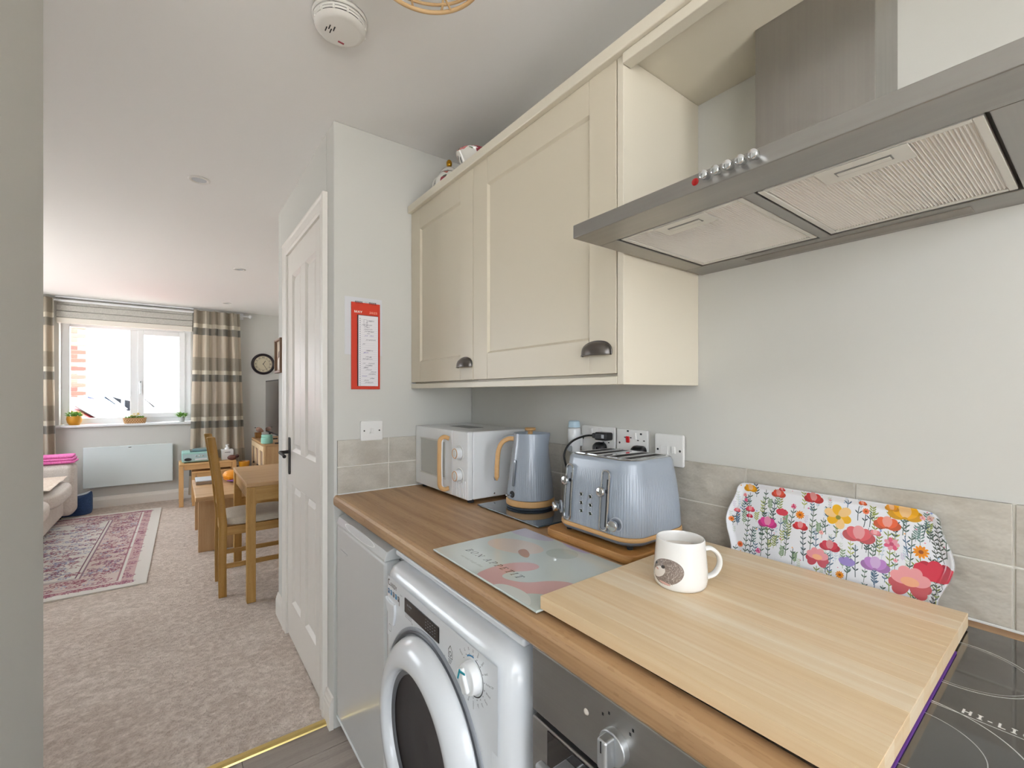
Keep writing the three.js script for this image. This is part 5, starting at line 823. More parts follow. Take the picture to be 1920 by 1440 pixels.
// curtains: plaid cloth in soft folds
{
  const plaid = canvasTex(512, 512, (c, W, H) => {
    c.fillStyle = '#d9cfbd'; c.fillRect(0, 0, W, H);
    // one repeat 0.56 m tall: taupe, cream, grey, beige
    const rows = [[0, 0.28, '#a79e8d'], [0.28, 0.37, '#e6dfcd'], [0.37, 0.52, '#7e7c74'], [0.52, 1, '#d3c6b2']];
    for (const [a, b, q] of rows) { c.fillStyle = q; c.fillRect(0, a * H, W, (b - a) * H + 1); }
    for (const [a, b, q] of [[0.05, 0.2, 'rgba(150,138,120,0.45)'], [0.28, 0.42, 'rgba(238,232,216,0.5)'], [0.5, 0.62, 'rgba(140,128,112,0.5)'], [0.72, 0.9, 'rgba(236,228,212,0.45)']]) { c.fillStyle = q; c.fillRect(a * W, 0, (b - a) * W, H); }
    const r = rng(4); for (let i = 0; i < 9000; i++) { c.fillStyle = r() < 0.5 ? 'rgba(255,255,255,0.06)' : 'rgba(40,30,20,0.06)'; c.fillRect(r() * W, r() * H, 1 + r() * 6, 1); }
  });
  plaid.wrapS = plaid.wrapT = THREE.RepeatWrapping;
  const cloth = new THREE.MeshPhysicalMaterial({ map: plaid, roughness: 0.95, transmission: 0.3, thickness: 0 });
  const curtain = (label, x0t, x1t, x0b, x1b, y0, folds, seed, tie) => {
    const t = thing('curtain', label, 'curtain', [0, 0, FAR + 0.1]);
    const nx = folds * 14, ny = 40, r = rng(seed), amp = Array.from({ length: folds + 1 }, () => 0.5 + 0.6 * r()), make = (off) => { const pos = [], uv = [], idx = [];
      for (let j = 0; j <= ny; j++) for (let i = 0; i <= nx; i++) { const u = i / nx, v = j / ny, f = Math.min(folds - 1, Math.floor(u * folds)), a = lerp(amp[f], amp[f + 1], u * folds - f); const w = Math.sin(u * folds * 2 * PI + 0.4 * Math.sin(v * 3 + seed)); pos.push(lerp(lerp(x0b, x1b, u), lerp(x0t, x1t, u), v ** 0.8), lerp(y0, 2.252, v), 0.04 * a * w * (0.75 + 0.35 * (1 - v)) + off); uv.push(u * 1.6 * (seed % 2 ? 1 : 0.9) + seed * 0.3, (lerp(y0, 2.252, v) - 2.252) / 0.56 + 1 - 0.0); }
      for (let j = 0; j < ny; j++) for (let i = 0; i < nx; i++) { const a = j * (nx + 1) + i, b = a + 1, c = a + nx + 1, d = c + 1; idx.push(a, b, c, b, d, c); }
      const g = new THREE.BufferGeometry(); g.setAttribute('position', new THREE.Float32BufferAttribute(pos, 3)); g.setAttribute('uv', new THREE.Float32BufferAttribute(uv, 2)); g.setIndex(idx); g.computeVertexNormals(); return clean(g); };
    part(t, 'cloth', make(0), cloth);
    return t;
  };
  curtain('plaid grey and beige curtain drawn to the right of the far window', -0.90, -0.43, -0.955, -0.355, 0.06, 5, 3);
  curtain('plaid grey and beige curtain at the left of the far window beside the wall edge', -2.56, -2.085, -2.58, -2.06, 0.06, 7, 6);
  const rod = thing('curtain_pole', 'white curtain pole spanning the far window', 'curtain pole', [0, 2.235, FAR + 0.045]);
  part(rod, 'pole', put(cyl(0.0125, 0.0125, 2.35, 20), -1.5, 0, 0, 0, 0, PI / 2), mat.white);
  for (const x of [-2.69, -0.31]) part(rod, 'finial', put(ball(0.022, 12), x, 0, 0), mat.white);
  for (const x of [-2.64, -0.40]) part(rod, 'bracket', merge(box(x - 0.008, x + 0.008, -0.012, 0.012, -0.044, 0.0, 0.003), box(x - 0.02, x + 0.02, -0.04, 0.04, -0.0445, -0.037, 0.003)), mat.white);
}
// roman blind, raised
{
  const t = thing('roman_blind', 'pale grey blind folded up at the head of the far window', 'blind', [0, 2.0, FAR + 0.004]);
  const m = new THREE.MeshPhysicalMaterial({ map: weave('#c9c7c0', '#dddbd4', 5), roughness: 0.95, transmission: 0.2, thickness: 0 });
  for (let i = 0; i < 3; i++) part(t, 'fold', box(WX0 - 0.02, WX1 + 0.02, 0.062 + i * 0.068, 0.127 + i * 0.068, 0, 0.03 - i * 0.008, 0.008, 'x'), m);
  part(t, 'bottom_bar', box(WX0 - 0.015, WX1 + 0.015, 0.0, 0.06, 0.0, 0.036, 0.01, 'x'), M({ color: '#e9e4da', roughness: 0.7 }));
  part(t, 'head_rail', box(WX0 - 0.025, WX1 + 0.025, 0.267, 0.282, 0, 0.04, 0.003, 'x'), mat.white);
}
// panel heater
{
  const t = thing('panel_heater', 'white flat panel heater on the wall below the far window', 'heater', [-1.485, 0.235, FAR + 0.001]);
  part(t, 'glass_panel', box(-0.385, 0.385, 0, 0.44, 0.03, 0.052, 0.005), MP({ color: '#dfe9e9', roughness: 0.18, clearcoat: 0.6 }));
  part(t, 'back_box', box(-0.33, 0.33, 0.05, 0.39, 0, 0.0298, 0.003), mat.whiteMatt);
  part(t, 'badge', box(-0.012, 0.012, 0.415, 0.423, 0.0521, 0.0532, 0.0004), mat.chrome);
  part(t, 'bottom_foot', box(-0.33, -0.30, -0.012, 0.0, 0.01, 0.045, 0.002), mat.alu);
}
// wall clock
{
  const t = thing('wall_clock', 'round black framed wall clock with cream roman numeral face', 'clock', [-0.158, 1.64, FAR]);
  const face = canvasTex(512, 512, (c) => { c.fillStyle = '#d9cfb4'; c.fillRect(0, 0, 512, 512); c.fillStyle = '#33291f'; c.textAlign = 'center'; c.font = 'bold 46px serif'; ['XII', 'I', 'II', 'III', 'IV', 'V', 'VI', 'VII', 'VIII', 'IX', 'X', 'XI'].forEach((s, i) => { c.save(); c.translate(256, 256); c.rotate(i * PI / 6); c.fillText(s, 0, -182); c.restore(); }); c.strokeStyle = '#5a4a36'; c.lineWidth = 4; c.beginPath(); c.arc(256, 256, 236, 0, 7); c.stroke(); c.beginPath(); c.arc(256, 256, 170, 0, 7); c.stroke(); });
  const r = 0.138, fg = new THREE.CircleGeometry(0.112, 48); fg.translate(0, 0, 0.014);
  part(t, 'frame', put(lathe([[0.104, 0.006], [0.108, 0.022], [0.116, 0.032], [0.126, 0.034], [0.134, 0.026], [r, 0.01], [r, 0.001], [0, 0.001]], 64), 0, 0, 0, PI / 2), M({ color: '#2a1f25', roughness: 0.35 }));
  part(t, 'face', clean(fg), M({ map: face, roughness: 0.6 }));
  part(t, 'hour_hand', put(box(-0.003, 0.003, -0.008, 0.05, 0.0155, 0.017, 0.0005), 0, 0, 0, 0, 0, -0.55), mat.black);
  part(t, 'minute_hand', put(box(-0.0022, 0.0022, -0.01, 0.08, 0.0175, 0.019, 0.0005), 0, 0, 0, 0, 0, -2.6), mat.black);
}
// plants and basket on the window sill
const leafGeo = (l, w) => { const g = new THREE.BufferGeometry(), p = [], ix = []; for (let i = 0; i <= 4; i++) { const t = i / 4, ww = w * Math.sin(PI * Math.min(0.97, t * 0.9 + 0.08)), y = 0.18 * l * Math.sin(PI * t); p.push(l * t, y, -ww, l * t, y + w * 0.25, 0, l * t, y, ww); if (i < 4) { const a = i * 3; for (const o of [0, 1]) ix.push(a + o, a + o + 1, a + o + 3, a + o + 1, a + o + 4, a + o + 3); } } g.setAttribute('position', new THREE.Float32BufferAttribute(p, 3)); g.setIndex(ix); g.computeVertexNormals(); return clean(g); };
{
  const SY = WY0 + 0.0142, sz = FAR - 0.02, leafM = (c) => new THREE.MeshPhysicalMaterial({ color: c, roughness: 0.7, transmission: 0.35, thickness: 0 });
  const a = thing('potted_plant', 'bushy green plant in a round mustard pot at the left of the sill', 'plant', [-1.945, SY, sz]);
  part(a, 'pot', lathe([[0, 0], [0.04, 0], [0.058, 0.03], [0.064, 0.065], [0.06, 0.095], [0.057, 0.095], [0.055, 0.085], [0, 0.085]], 40), M({ color: '#d99a2b', roughness: 0.4 }));
  const r = rng(15), bush = (n, R, h, l, y0) => { const gs = []; for (let i = 0; i < n; i++) { const t = r() * 6.28, q = Math.sqrt(r()) * R; gs.push(put(leafGeo(l * (0.7 + 0.6 * r()), l * 0.3), q * Math.cos(t), y0 + h * r() * (1 - 0.5 * q / R), q * Math.sin(t), 0, -t + (r() - 0.5) * 1.5, 0.2 + r() * 0.9)); } return merge(gs); };
  part(a, 'foliage', bush(170, 0.06, 0.055, 0.028, 0.088), leafM('#8fbf5a')).userData.kind = 'stuff';
  const b = thing('flower_basket', 'small wicker basket of yellow flowers in the middle of the sill', 'basket', [-1.445, SY, sz + 0.005]);
  const wick = M({ map: tex(256, 128, (u, v) => { const k = Math.floor(v * 8) % 2 ? 0.5 : 0, s = Math.abs(Math.sin((u * 24 + k) * PI)); return mixc(hex('#8d6238'), hex('#d9b384'), s * 0.9); }, 1, 1), roughness: 0.8 });
  const ov = (s, y) => rrect(0.205 * s, 0.1 * s, 0.03, 64).map(([x, z]) => [x, y, z]);
  part(b, 'wicker', loft([ov(0.9, 0), ov(0.96, 0.02), ov(1, 0.05), ov(1.02, 0.062), ov(0.94, 0.062), ov(0.88, 0.03)], true, true), wick);
  for (let i = 0; i < 9; i++) { const fx = (r() - 0.5) * 0.13, fz = (r() - 0.5) * 0.05, gs = []; for (let k = 0; k < 8; k++) gs.push(put(leafGeo(0.02, 0.008), 0, 0, 0, 0, k * 0.785, 0.35)); part(b, 'flower', merge(gs, put(ball(0.006, 6), 0, 0.004, 0)).translate(fx, 0.078 + r() * 0.03, fz), leafM(i % 3 ? '#f2cf3e' : '#e6e27a')); }
  part(b, 'foliage', (() => { const gs = []; for (let i = 0; i < 60; i++) gs.push(put(leafGeo(0.03, 0.008), (r() - 0.5) * 0.15, 0.058, (r() - 0.5) * 0.06, 0, r() * 6.28, 0.5 + r() * 0.7)); return merge(gs); })(), leafM('#7da64c')).userData.kind = 'stuff';
  const c = thing('potted_plant', 'little leafy plant in a pale grey pot at the right of the sill', 'plant', [-1.015, SY, sz]);
  part(c, 'pot', lathe([[0, 0], [0.026, 0], [0.034, 0.055], [0.031, 0.055], [0.029, 0.045], [0, 0.045]], 32), M({ color: '#c9ccc9', roughness: 0.5 }));
  part(c, 'foliage', bush(60, 0.045, 0.08, 0.034, 0.048), leafM('#86b556')).userData.kind = 'stuff';
}
// sofa
{
  const t = thing('sofa', 'cream fabric sofa with a rounded arm at the left edge of the room', 'sofa', [0, 0, 0]);
  const fab = M({ map: weave('#d8cfc6', '#ece5dd', 9), roughness: 0.95 }), thr = M({ map: weave('#cfb9a4', '#e8dccd', 19), roughness: 0.95 });
  part(t, 'base', box(-2.72, -1.945, 0.06, 0.28, -6.30, -4.2, 0.04, 'z', 4), fab);
  part(t, 'arm', box(-2.72, -1.87, 0.06, 0.575, -6.34, -6.1, 0.06, 'z', 5), fab);
  part(t, 'arm', box(-2.72, -1.92, 0.06, 0.575, -4.2, -3.98, 0.06, 'z', 5), fab);
  part(t, 'back', box(-2.95, -2.65, 0.06, 0.82, -6.34, -3.98, 0.08, 'z', 5), fab);
  for (const z of [-5.625, -4.68]) part(t, 'seat_cushion', put(cushionGeo(0.84, 0.18, 0.92, 4), -2.27, 0.355, z), fab);
  for (const z of [-5.625, -4.68]) part(t, 'back_cushion', put(cushionGeo(0.24, 0.42, 0.86, 3.4), -2.58, 0.62, z), fab);
  for (const [x, z] of [[-2.0, -6.25], [-2.0, -4.05], [-2.65, -6.25], [-2.65, -4.05]]) part(t, 'leg', put(cyl(0.02, 0.016, 0.048, 16), x, 0.0378, z), mat.iron);
  const th = thing('throw_blanket', 'beige throw spread over the sofa seat', 'throw', [-2.2, 0.4565, -5.6]);
  { const pos = [], idx = [], nx = 24, nz = 24, uv = []; for (let j = 0; j <= nz; j++) for (let i = 0; i <= nx; i++) { const u = i / nx, v = j / nz, x = -0.2 + u * 0.5, z = -0.4 + v * 0.8; const over = Math.max(0, x - 0.3); pos.push(Math.min(x, 0.3) + over * 0.55, 0.012 + 0.006 * Math.sin(u * 19 + v * 4) * Math.sin(v * 15) - over * over * 9, z); uv.push(x, z); } for (let j = 0; j < nz; j++) for (let i = 0; i < nx; i++) { const a = j * (nx + 1) + i; idx.push(a, a + nx + 1, a + 1, a + 1, a + nx + 1, a + nx + 2); } const g = new THREE.BufferGeometry(); g.setAttribute('position', new THREE.Float32BufferAttribute(pos, 3)); g.setAttribute('uv', new THREE.Float32BufferAttribute(uv, 2)); g.setIndex(idx); g.computeVertexNormals(); part(th, 'cloth', clean(g), thr); }
  const pk = thing('pink_blanket', 'folded bright pink blanket on the sofa arm', 'blanket', [-2.2, 0.577, -6.22]);
  const pm = M({ map: weave('#dd5fa8', '#f28cc4', 29), roughness: 0.95 });
  for (let i = 0; i < 3; i++) part(pk, 'fold', box(-0.34, 0.335 - i * 0.01, i * 0.026, i * 0.026 + 0.025, -0.11 + i * 0.006, 0.12 - i * 0.006, 0.012, 'x', 3), pm);
}
// pet bed
{
  const t = thing('pet_bed', 'navy blue padded pet bed on the carpet between sofa and heater', 'pet bed', [-1.93, 0.004, -6.478]);
  const navy = M({ map: weave('#2f4468', '#46608c', 33), roughness: 0.95 }), pale = M({ map: weave('#c9d0d8', '#e2e6ea', 35), roughness: 1 });
  const o = (s, y) => rrect(0.30 * s, 0.24 * s, 0.09, 64).map(([x, z]) => [x, y + (x > 0 ? 0.05 * (x / 0.15) ** 2 * (y > 0.1 ? 1 : 0) : 0), z]);
  part(t, 'bolster', loft([o(0.96, 0), o(1, 0.03), o(1.0, 0.12), o(0.97, 0.165), o(0.9, 0.18), o(0.8, 0.165), o(0.76, 0.12), o(0.74, 0.06)], true, true), navy);
  part(t, 'lining', loft([o(0.905, 0.182), o(0.82, 0.178), o(0.79, 0.15), o(0.77, 0.1)], false, true), pale);
}
// rug
{
  const x0 = -1.235, W = 1.32, z1 = -3.84, D = 2.42;                // right edge, near edge
  const t = thing('rug', 'cream and red patterned oriental rug with floral borders on the carpet', 'rug', [x0 - W / 2 + 0.02, 0.004, z1 - D / 2]);
  t.rotation.y = -0.015;
  const pat = canvasTex(1024, 2048, (c, w, h) => {
    const r = rng(21), red = ['#b0707c', '#a05a6c', '#c08c98', '#90607a'], blue = ['#9a9ab8', '#b4b8d0'];
    c.fillStyle = '#efeae2'; c.fillRect(0, 0, w, h);
    const frame = (m, n, col) => { c.fillStyle = col; c.fillRect(m, m, w - 2 * m, h - 2 * m); };
    const flow = (x, y, s, cols) => { c.strokeStyle = cols[Math.floor(r() * cols.length)]; c.lineWidth = 3 + s * 0.1; c.beginPath(); c.arc(x, y, s, r() * 6, r() * 6 + 4); c.stroke(); c.fillStyle = cols[Math.floor(r() * cols.length)]; for (let k = 0; k < 5; k++) { c.beginPath(); c.ellipse(x + s * Math.cos(k * 1.26), y + s * Math.sin(k * 1.26), s * 0.42, s * 0.22, k * 1.26, 0, 7); c.fill(); } };
    frame(60, 0, '#d9b9b8'); for (let i = 0; i < 500; i++) { const side = r(); let x, y; if (side < 0.3) { x = r() * w; y = 60 + r() * 40; } else if (side < 0.6) { x = r() * w; y = h - 60 - r() * 40; } else if (side < 0.8) { x = 60 + r() * 40; y = r() * h; } else { x = w - 60 - r() * 40; y = r() * h; } if (x < 60 || x > w - 60 || y < 60 || y > h - 60) continue; flow(x, y, 8 + r() * 6, red); }
    frame(108, 0, '#f0ebe4'); frame(120, 0, '#b98a90'); frame(128, 0, '#e7d6d0');
    for (let i = 0; i < 1500; i++) { const x = 130 + r() * (w - 260), y = 130 + r() * (h - 260); if (x > 270 && x < w - 270 && y > 270 && y < h - 270) continue; flow(x, y, 9 + r() * 12, r() < 0.85 ? red : blue); }
    frame(282, 0, '#a88a96'); frame(290, 0, '#f2ede6'); frame(302, 0, '#8d6a7a'); frame(308, 0, '#f3efe9');
    for (let i = 0; i < 330; i++) { const x = 320 + r() * (w - 640), y = 320 + r() * (h - 640); flow(x, y, 9 + r() * 16, r() < 0.6 ? red : blue); c.strokeStyle = '#a98a98'; c.lineWidth = 3; c.beginPath(); c.moveTo(x, y); c.quadraticCurveTo(x + 40 * (r() - 0.5), y + 60 * (r() - 0.5), x + 120 * (r() - 0.5), y + 90 * (r() - 0.5)); c.stroke(); }
  });
  const pile = tex(256, 256, (u, v) => pn(u, v, 128, 128, 3), 1, 1, false); pile.repeat.set(8, 14);
  part(t, 'woven_field', quad([-W / 2, 0.0085, D / 2], [W, 0, 0], [0, 0, -D]), M({ map: pat, bumpMap: pile, bumpScale: 0.003, roughness: 1 }));
  part(t, 'backing', box(-W / 2, W / 2, 0, 0.0082, -D / 2, D / 2, 0.002), M({ color: '#e6e0d6', roughness: 1 }));
}
// dining table, chair, bench
{
  const t = thing('dining_table', 'light oak dining table with arched leg brackets near the door wall', 'table', [0, 0.004, 0]);
  const x0 = -0.742, x1 = 0.12, z0 = -3.86, z1 = -3.10, H = 0.716;
  part(t, 'table_top', box(x0, x1, H - 0.022, H, z0, z1, 0.004, 'x'), mat.lightOak);
  for (const [a, b] of [[x0, z0], [x0, z1 - 0.05], [x1 - 0.05, z0], [x1 - 0.05, z1 - 0.05]]) part(t, 'leg', box(a + 0.002, a + 0.05, 0, H - 0.0225, b + 0.002, b + 0.05, 0.003, 'y'), mat.pine);
  const ap = (len) => { const s = new THREE.Shape(); s.moveTo(0, 0); s.lineTo(len, 0); s.lineTo(len, -0.13); s.quadraticCurveTo(len, -0.09, len - 0.045, -0.088); s.lineTo(0.045, -0.088); s.quadraticCurveTo(0, -0.09, 0, -0.13); s.closePath(); return extrude(s, 0.02, 0.001); };
  for (const z of [z0 + 0.014, z1 - 0.034]) part(t, 'apron', uvm(put(ap(x1 - x0 - 0.101), x0 + 0.0505, H - 0.0228, z), 'x'), mat.pine);
  for (const x of [x0 + 0.014, x1 - 0.034]) part(t, 'apron', uvm(put(ap(z1 - z0 - 0.101), x + 0.02, H - 0.0228, z1 - 0.0505, 0, PI / 2).translate(-0.02, 0, 0), 'z'), mat.pine);
  const c = thing('dining_chair', 'wooden ladder back dining chair with a pale seat pushed in at the table', 'chair', [-0.845, 0.004, -3.455]);
  const post = (z) => uvm(loft([[0, -0.002], [0.22, -0.004], [0.45, 0.0], [0.7, -0.022], [0.985, -0.062], [0.99, -0.066]].map(([y, x], i) => [[-0.021, -0.017], [0.021, -0.017], [0.021, 0.017], [-0.021, 0.017]].map(([a, b]) => [x + a * (i > 4 ? 0.6 : 1), y, z + b]))), 'y');
  for (const z of [-0.152, 0.152]) part(c, 'back_post', post(z), mat.pine);
  for (const y of [0.56, 0.68, 0.80, 0.92]) { const x = y < 0.7 ? -0.012 - (y - 0.56) * 0.08 : -0.022 - (y - 0.7) * 0.14; part(c, 'back_slat', box(x - 0.009, x + 0.009, y - 0.028, y + 0.028, -0.138, 0.138, 0.004), mat.pine); }
  for (const z of [-0.152, 0.152]) part(c, 'front_leg', box(0.36, 0.395, 0, 0.44, z - 0.017, z + 0.017, 0.003, 'y'), mat.pine);
  for (const z of [-0.152, 0.152]) { part(c, 'seat_rail', box(0.018, 0.362, 0.375, 0.43, z - 0.011, z + 0.011, 0.003, 'x'), mat.pine); part(c, 'stretcher', box(0.016, 0.362, 0.17, 0.198, z - 0.009, z + 0.009, 0.003, 'x'), mat.pine); }
  for (const x of [0.0, 0.377]) part(c, 'cross_rail', box(x - 0.01, x + 0.01, 0.375, 0.43, -0.137, 0.137, 0.003), mat.pine);
  part(c, 'seat', put(cushionGeo(0.40, 0.06, 0.35, 5), 0.2, 0.458, 0), M({ map: weave('#c9bfae', '#ded5c6', 43), roughness: 0.95 }));
  const b = thing('bench', 'low oak bench with a slab end behind the dining chair', 'bench', [0, 0.004, 0]);
  const bx0 = -0.955, bx1 = -0.25, bz0 = -5.15, bz1 = -4.26, bh = 0.447;
  part(b, 'seat_plank', box(bx0, bx1, bh - 0.035, bh, bz0, bz1, 0.004, 'x'), mat.lightOak);
  part(b, 'end_panel', box(bx0 + 0.02, bx1 - 0.42, 0, bh - 0.0352, bz1 - 0.1, bz1 - 0.06, 0.003, 'y'), mat.lightOak);
  part(b, 'end_panel', box(bx0 + 0.02, bx1 - 0.42, 0, bh - 0.0352, bz0 + 0.06, bz0 + 0.1, 0.003, 'y'), mat.lightOak);
  part(b, 'support_leg', box(bx1 - 0.06, bx1 - 0.02, 0, bh - 0.0352, bz1 - 0.1, bz1 - 0.06, 0.003, 'y'), mat.pine); part(b, 'support_leg', box(bx1 - 0.06, bx1 - 0.02, 0, bh - 0.0352, bz0 + 0.06, bz0 + 0.1, 0.003, 'y'), mat.pine);
  part(b, 'apron_board', box(bx0 + 0.3, bx1 - 0.062, bh - 0.13, bh - 0.0353, bz1 - 0.09, bz1 - 0.07, 0.002, 'x'), mat.pine);
  const bk = thing('flat_box', 'silver white flat box lying on the left end of the bench', 'box', [-0.86, 0.451, -4.95]);
  part(bk, 'lid', box(-0.075, 0.09, 0.028, 0.036, -0.12, 0.12, 0.003), M({ color: '#d5dbe2', roughness: 0.35 })); part(bk, 'base', box(-0.075, 0.09, 0, 0.0278, -0.12, 0.12, 0.003), M({ color: '#9b8672', roughness: 0.6 }));
  const tb = thing('packet', 'bright orange and purple crinkled packet on the bench', 'packet', [-0.63, 0.451, -4.86]);
  const cr = (sx, sy, sz, seed) => { const g = new THREE.IcosahedronGeometry(1, 3), p = g.attributes.position; for (let i = 0; i < p.count; i++) { const v = V3().fromBufferAttribute(p, i), k = 1 + 0.22 * (pn((v.x * 0.5 + 1) % 1, (v.y * 0.5 + v.z * 0.31 + 1.5) % 1, 5, 5, seed) - 0.5); p.setXYZ(i, v.x * k * sx, Math.max(-0.9, v.y * k) * sy + sy * 0.9, v.z * k * sz); } g.computeVertexNormals(); return clean(g); };
  part(tb, 'orange_half', cr(0.085, 0.05, 0.1, 3).translate(-0.02, 0.012, 0), M({ color: '#f09a1c', roughness: 0.4 }));
  part(tb, 'purple_half', cr(0.11, 0.022, 0.12, 8).translate(0.03, 0, 0.01), M({ color: '#7d4a8c', roughness: 0.4 }));
  part(tb, 'white_label', cr(0.05, 0.016, 0.06, 12).translate(0.1, 0.022, 0.05), M({ color: '#eee6ee', roughness: 0.4 }));
  const bx = thing('storage_tin', 'pale lilac box at the right of the dining table by the wall', 'box', [-0.43, 0.7202, -3.62]);
  part(bx, 'tin', box(-0.03, 0.12, 0, 0.05, -0.1, 0.1, 0.005), M({ color: '#d3d0e0', roughness: 0.4 })); part(bx, 'tin_lid', box(-0.032, 0.122, 0.0502, 0.062, -0.102, 0.102, 0.004), M({ color: '#dfdce8', roughness: 0.4 }));
}
// nest of tables with radio, tissue box and pebbles
{
  const frame = (t, w, d, h, th, lg) => { part(t, 'table_top', box(-w / 2, w / 2, h - th, h, -d / 2, d / 2, 0.006, 'x'), mat.beech); for (const [a, b] of [[-1, -1], [1, -1], [-1, 1], [1, 1]]) part(t, 'leg', box(a * (w / 2 - 0.02) - lg / 2, a * (w / 2 - 0.02) + lg / 2, 0, h - th - 0.0002, b * (d / 2 - 0.02) - lg / 2, b * (d / 2 - 0.02) + lg / 2, 0.003, 'y'), mat.beech); for (const b of [-1]) part(t, 'apron', box(-w / 2 + 0.045, w / 2 - 0.045, h - th - 0.06, h - th - 0.0003, b * (d / 2 - 0.02) - 0.009, b * (d / 2 - 0.02) + 0.009, 0.002, 'x'), mat.beech); part(t, 'apron', box(-w / 2 + 0.045, w / 2 - 0.045, h - th - 0.05, h - th - 0.0003, d / 2 - 0.03, d / 2 - 0.012, 0.002, 'x'), mat.beech); };
  const a = thing('side_table', 'larger beech side table holding the mint record player', 'side table', [-0.775, 0.004, -6.33]); frame(a, 0.54, 0.36, 0.475, 0.022, 0.042);
  const b = thing('side_table', 'smaller beech table nested under the larger side table', 'side table', [-0.74, 0.004, -6.29]); frame(b, 0.38, 0.28, 0.38, 0.02, 0.036);
  const mint = M({ color: '#a5d6cc', roughness: 0.35 }), r = thing('record_player', 'mint green retro record player with silver dials on the side table', 'record player', [-0.86, 0.4792, -6.335]);
  part(r, 'case', box(-0.16, 0.16, 0.008, 0.118, -0.14, 0.14, 0.014, 'x', 3), mint);
  part(r, 'lid', box(-0.085, 0.155, 0.1185, 0.128, -0.12, 0.12, 0.004), M({ color: '#4e6f70', roughness: 0.25 })); part(r, 'platter', put(cyl(0.1, 0.1, 0.014, 40), 0.04, 0.135, 0), M({ color: '#6f8f94', roughness: 0.3 }));
  part(r, 'front_panel', box(-0.15, 0.15, 0.02, 0.1, 0.1395, 0.1425, 0.002), M({ color: '#b5cfd0', roughness: 0.3 }));
  part(r, 'speaker_dial', put(lathe([[0.028, 0], [0.026, 0.006], [0, 0.007]], 32), -0.105, 0.04, 0.1425, PI / 2, 0, 0, [1.2, 1, 0.6]), mat.black); part(r, 'speaker_dial', put(lathe([[0.02, 0], [0.018, 0.006], [0, 0.007]], 32), 0.11, 0.055, 0.1425, PI / 2), mat.black);
  part(r, 'tuning_strip', box(-0.04, 0.07, 0.028, 0.046, 0.1426, 0.145, 0.002), mat.white);
  for (const x of [-0.03, 0.0, 0.03]) part(r, 'tuning_knob', put(lathe([[0.007, 0], [0.006, 0.01], [0, 0.011]], 20), x, 0.075, 0.1425, PI / 2), mat.chrome);
  for (const [x, z] of [[-0.13, -0.11], [0.13, -0.11], [-0.13, 0.11], [0.13, 0.11]]) part(r, 'foot', put(cyl(0.012, 0.01, 0.008, 12), x, 0.004, z), mat.rubber);
  const tis = thing('tissue_box', 'white cube tissue box behind the dining chair', 'tissue box', [-0.585, 0.4792, -6.3]);
  part(tis, 'carton', box(-0.06, 0.06, 0, 0.118, -0.06, 0.06, 0.006), mat.whiteMatt); part(tis, 'slot', box(-0.028, 0.028, 0.086, 0.092, 0.0598, 0.0606, 0.0003), mat.iron);
  part(tis, 'tissue', lathe([[0.026, 0.1182], [0.024, 0.135], [0.012, 0.15], [0.02, 0.172], [0.017, 0.176], [0.006, 0.16]], 12), mat.whiteMatt);
  const peb = thing('brown_ornament', 'dark brown glazed ornament in front of the tissue box', 'ornament', [-0.545, 0.4792, -6.195]);
  part(peb, 'body', put(ball(0.034, 12), 0, 0.03, 0, 0, 0, 0, [1.4, 0.9, 0.8]), M({ color: '#7c4f46', roughness: 0.3 })); part(peb, 'head', put(ball(0.02, 10), 0.052, 0.042, 0, 0, 0, 0, [1, 1, 0.9]), M({ color: '#4c2d2c', roughness: 0.3 }));
}
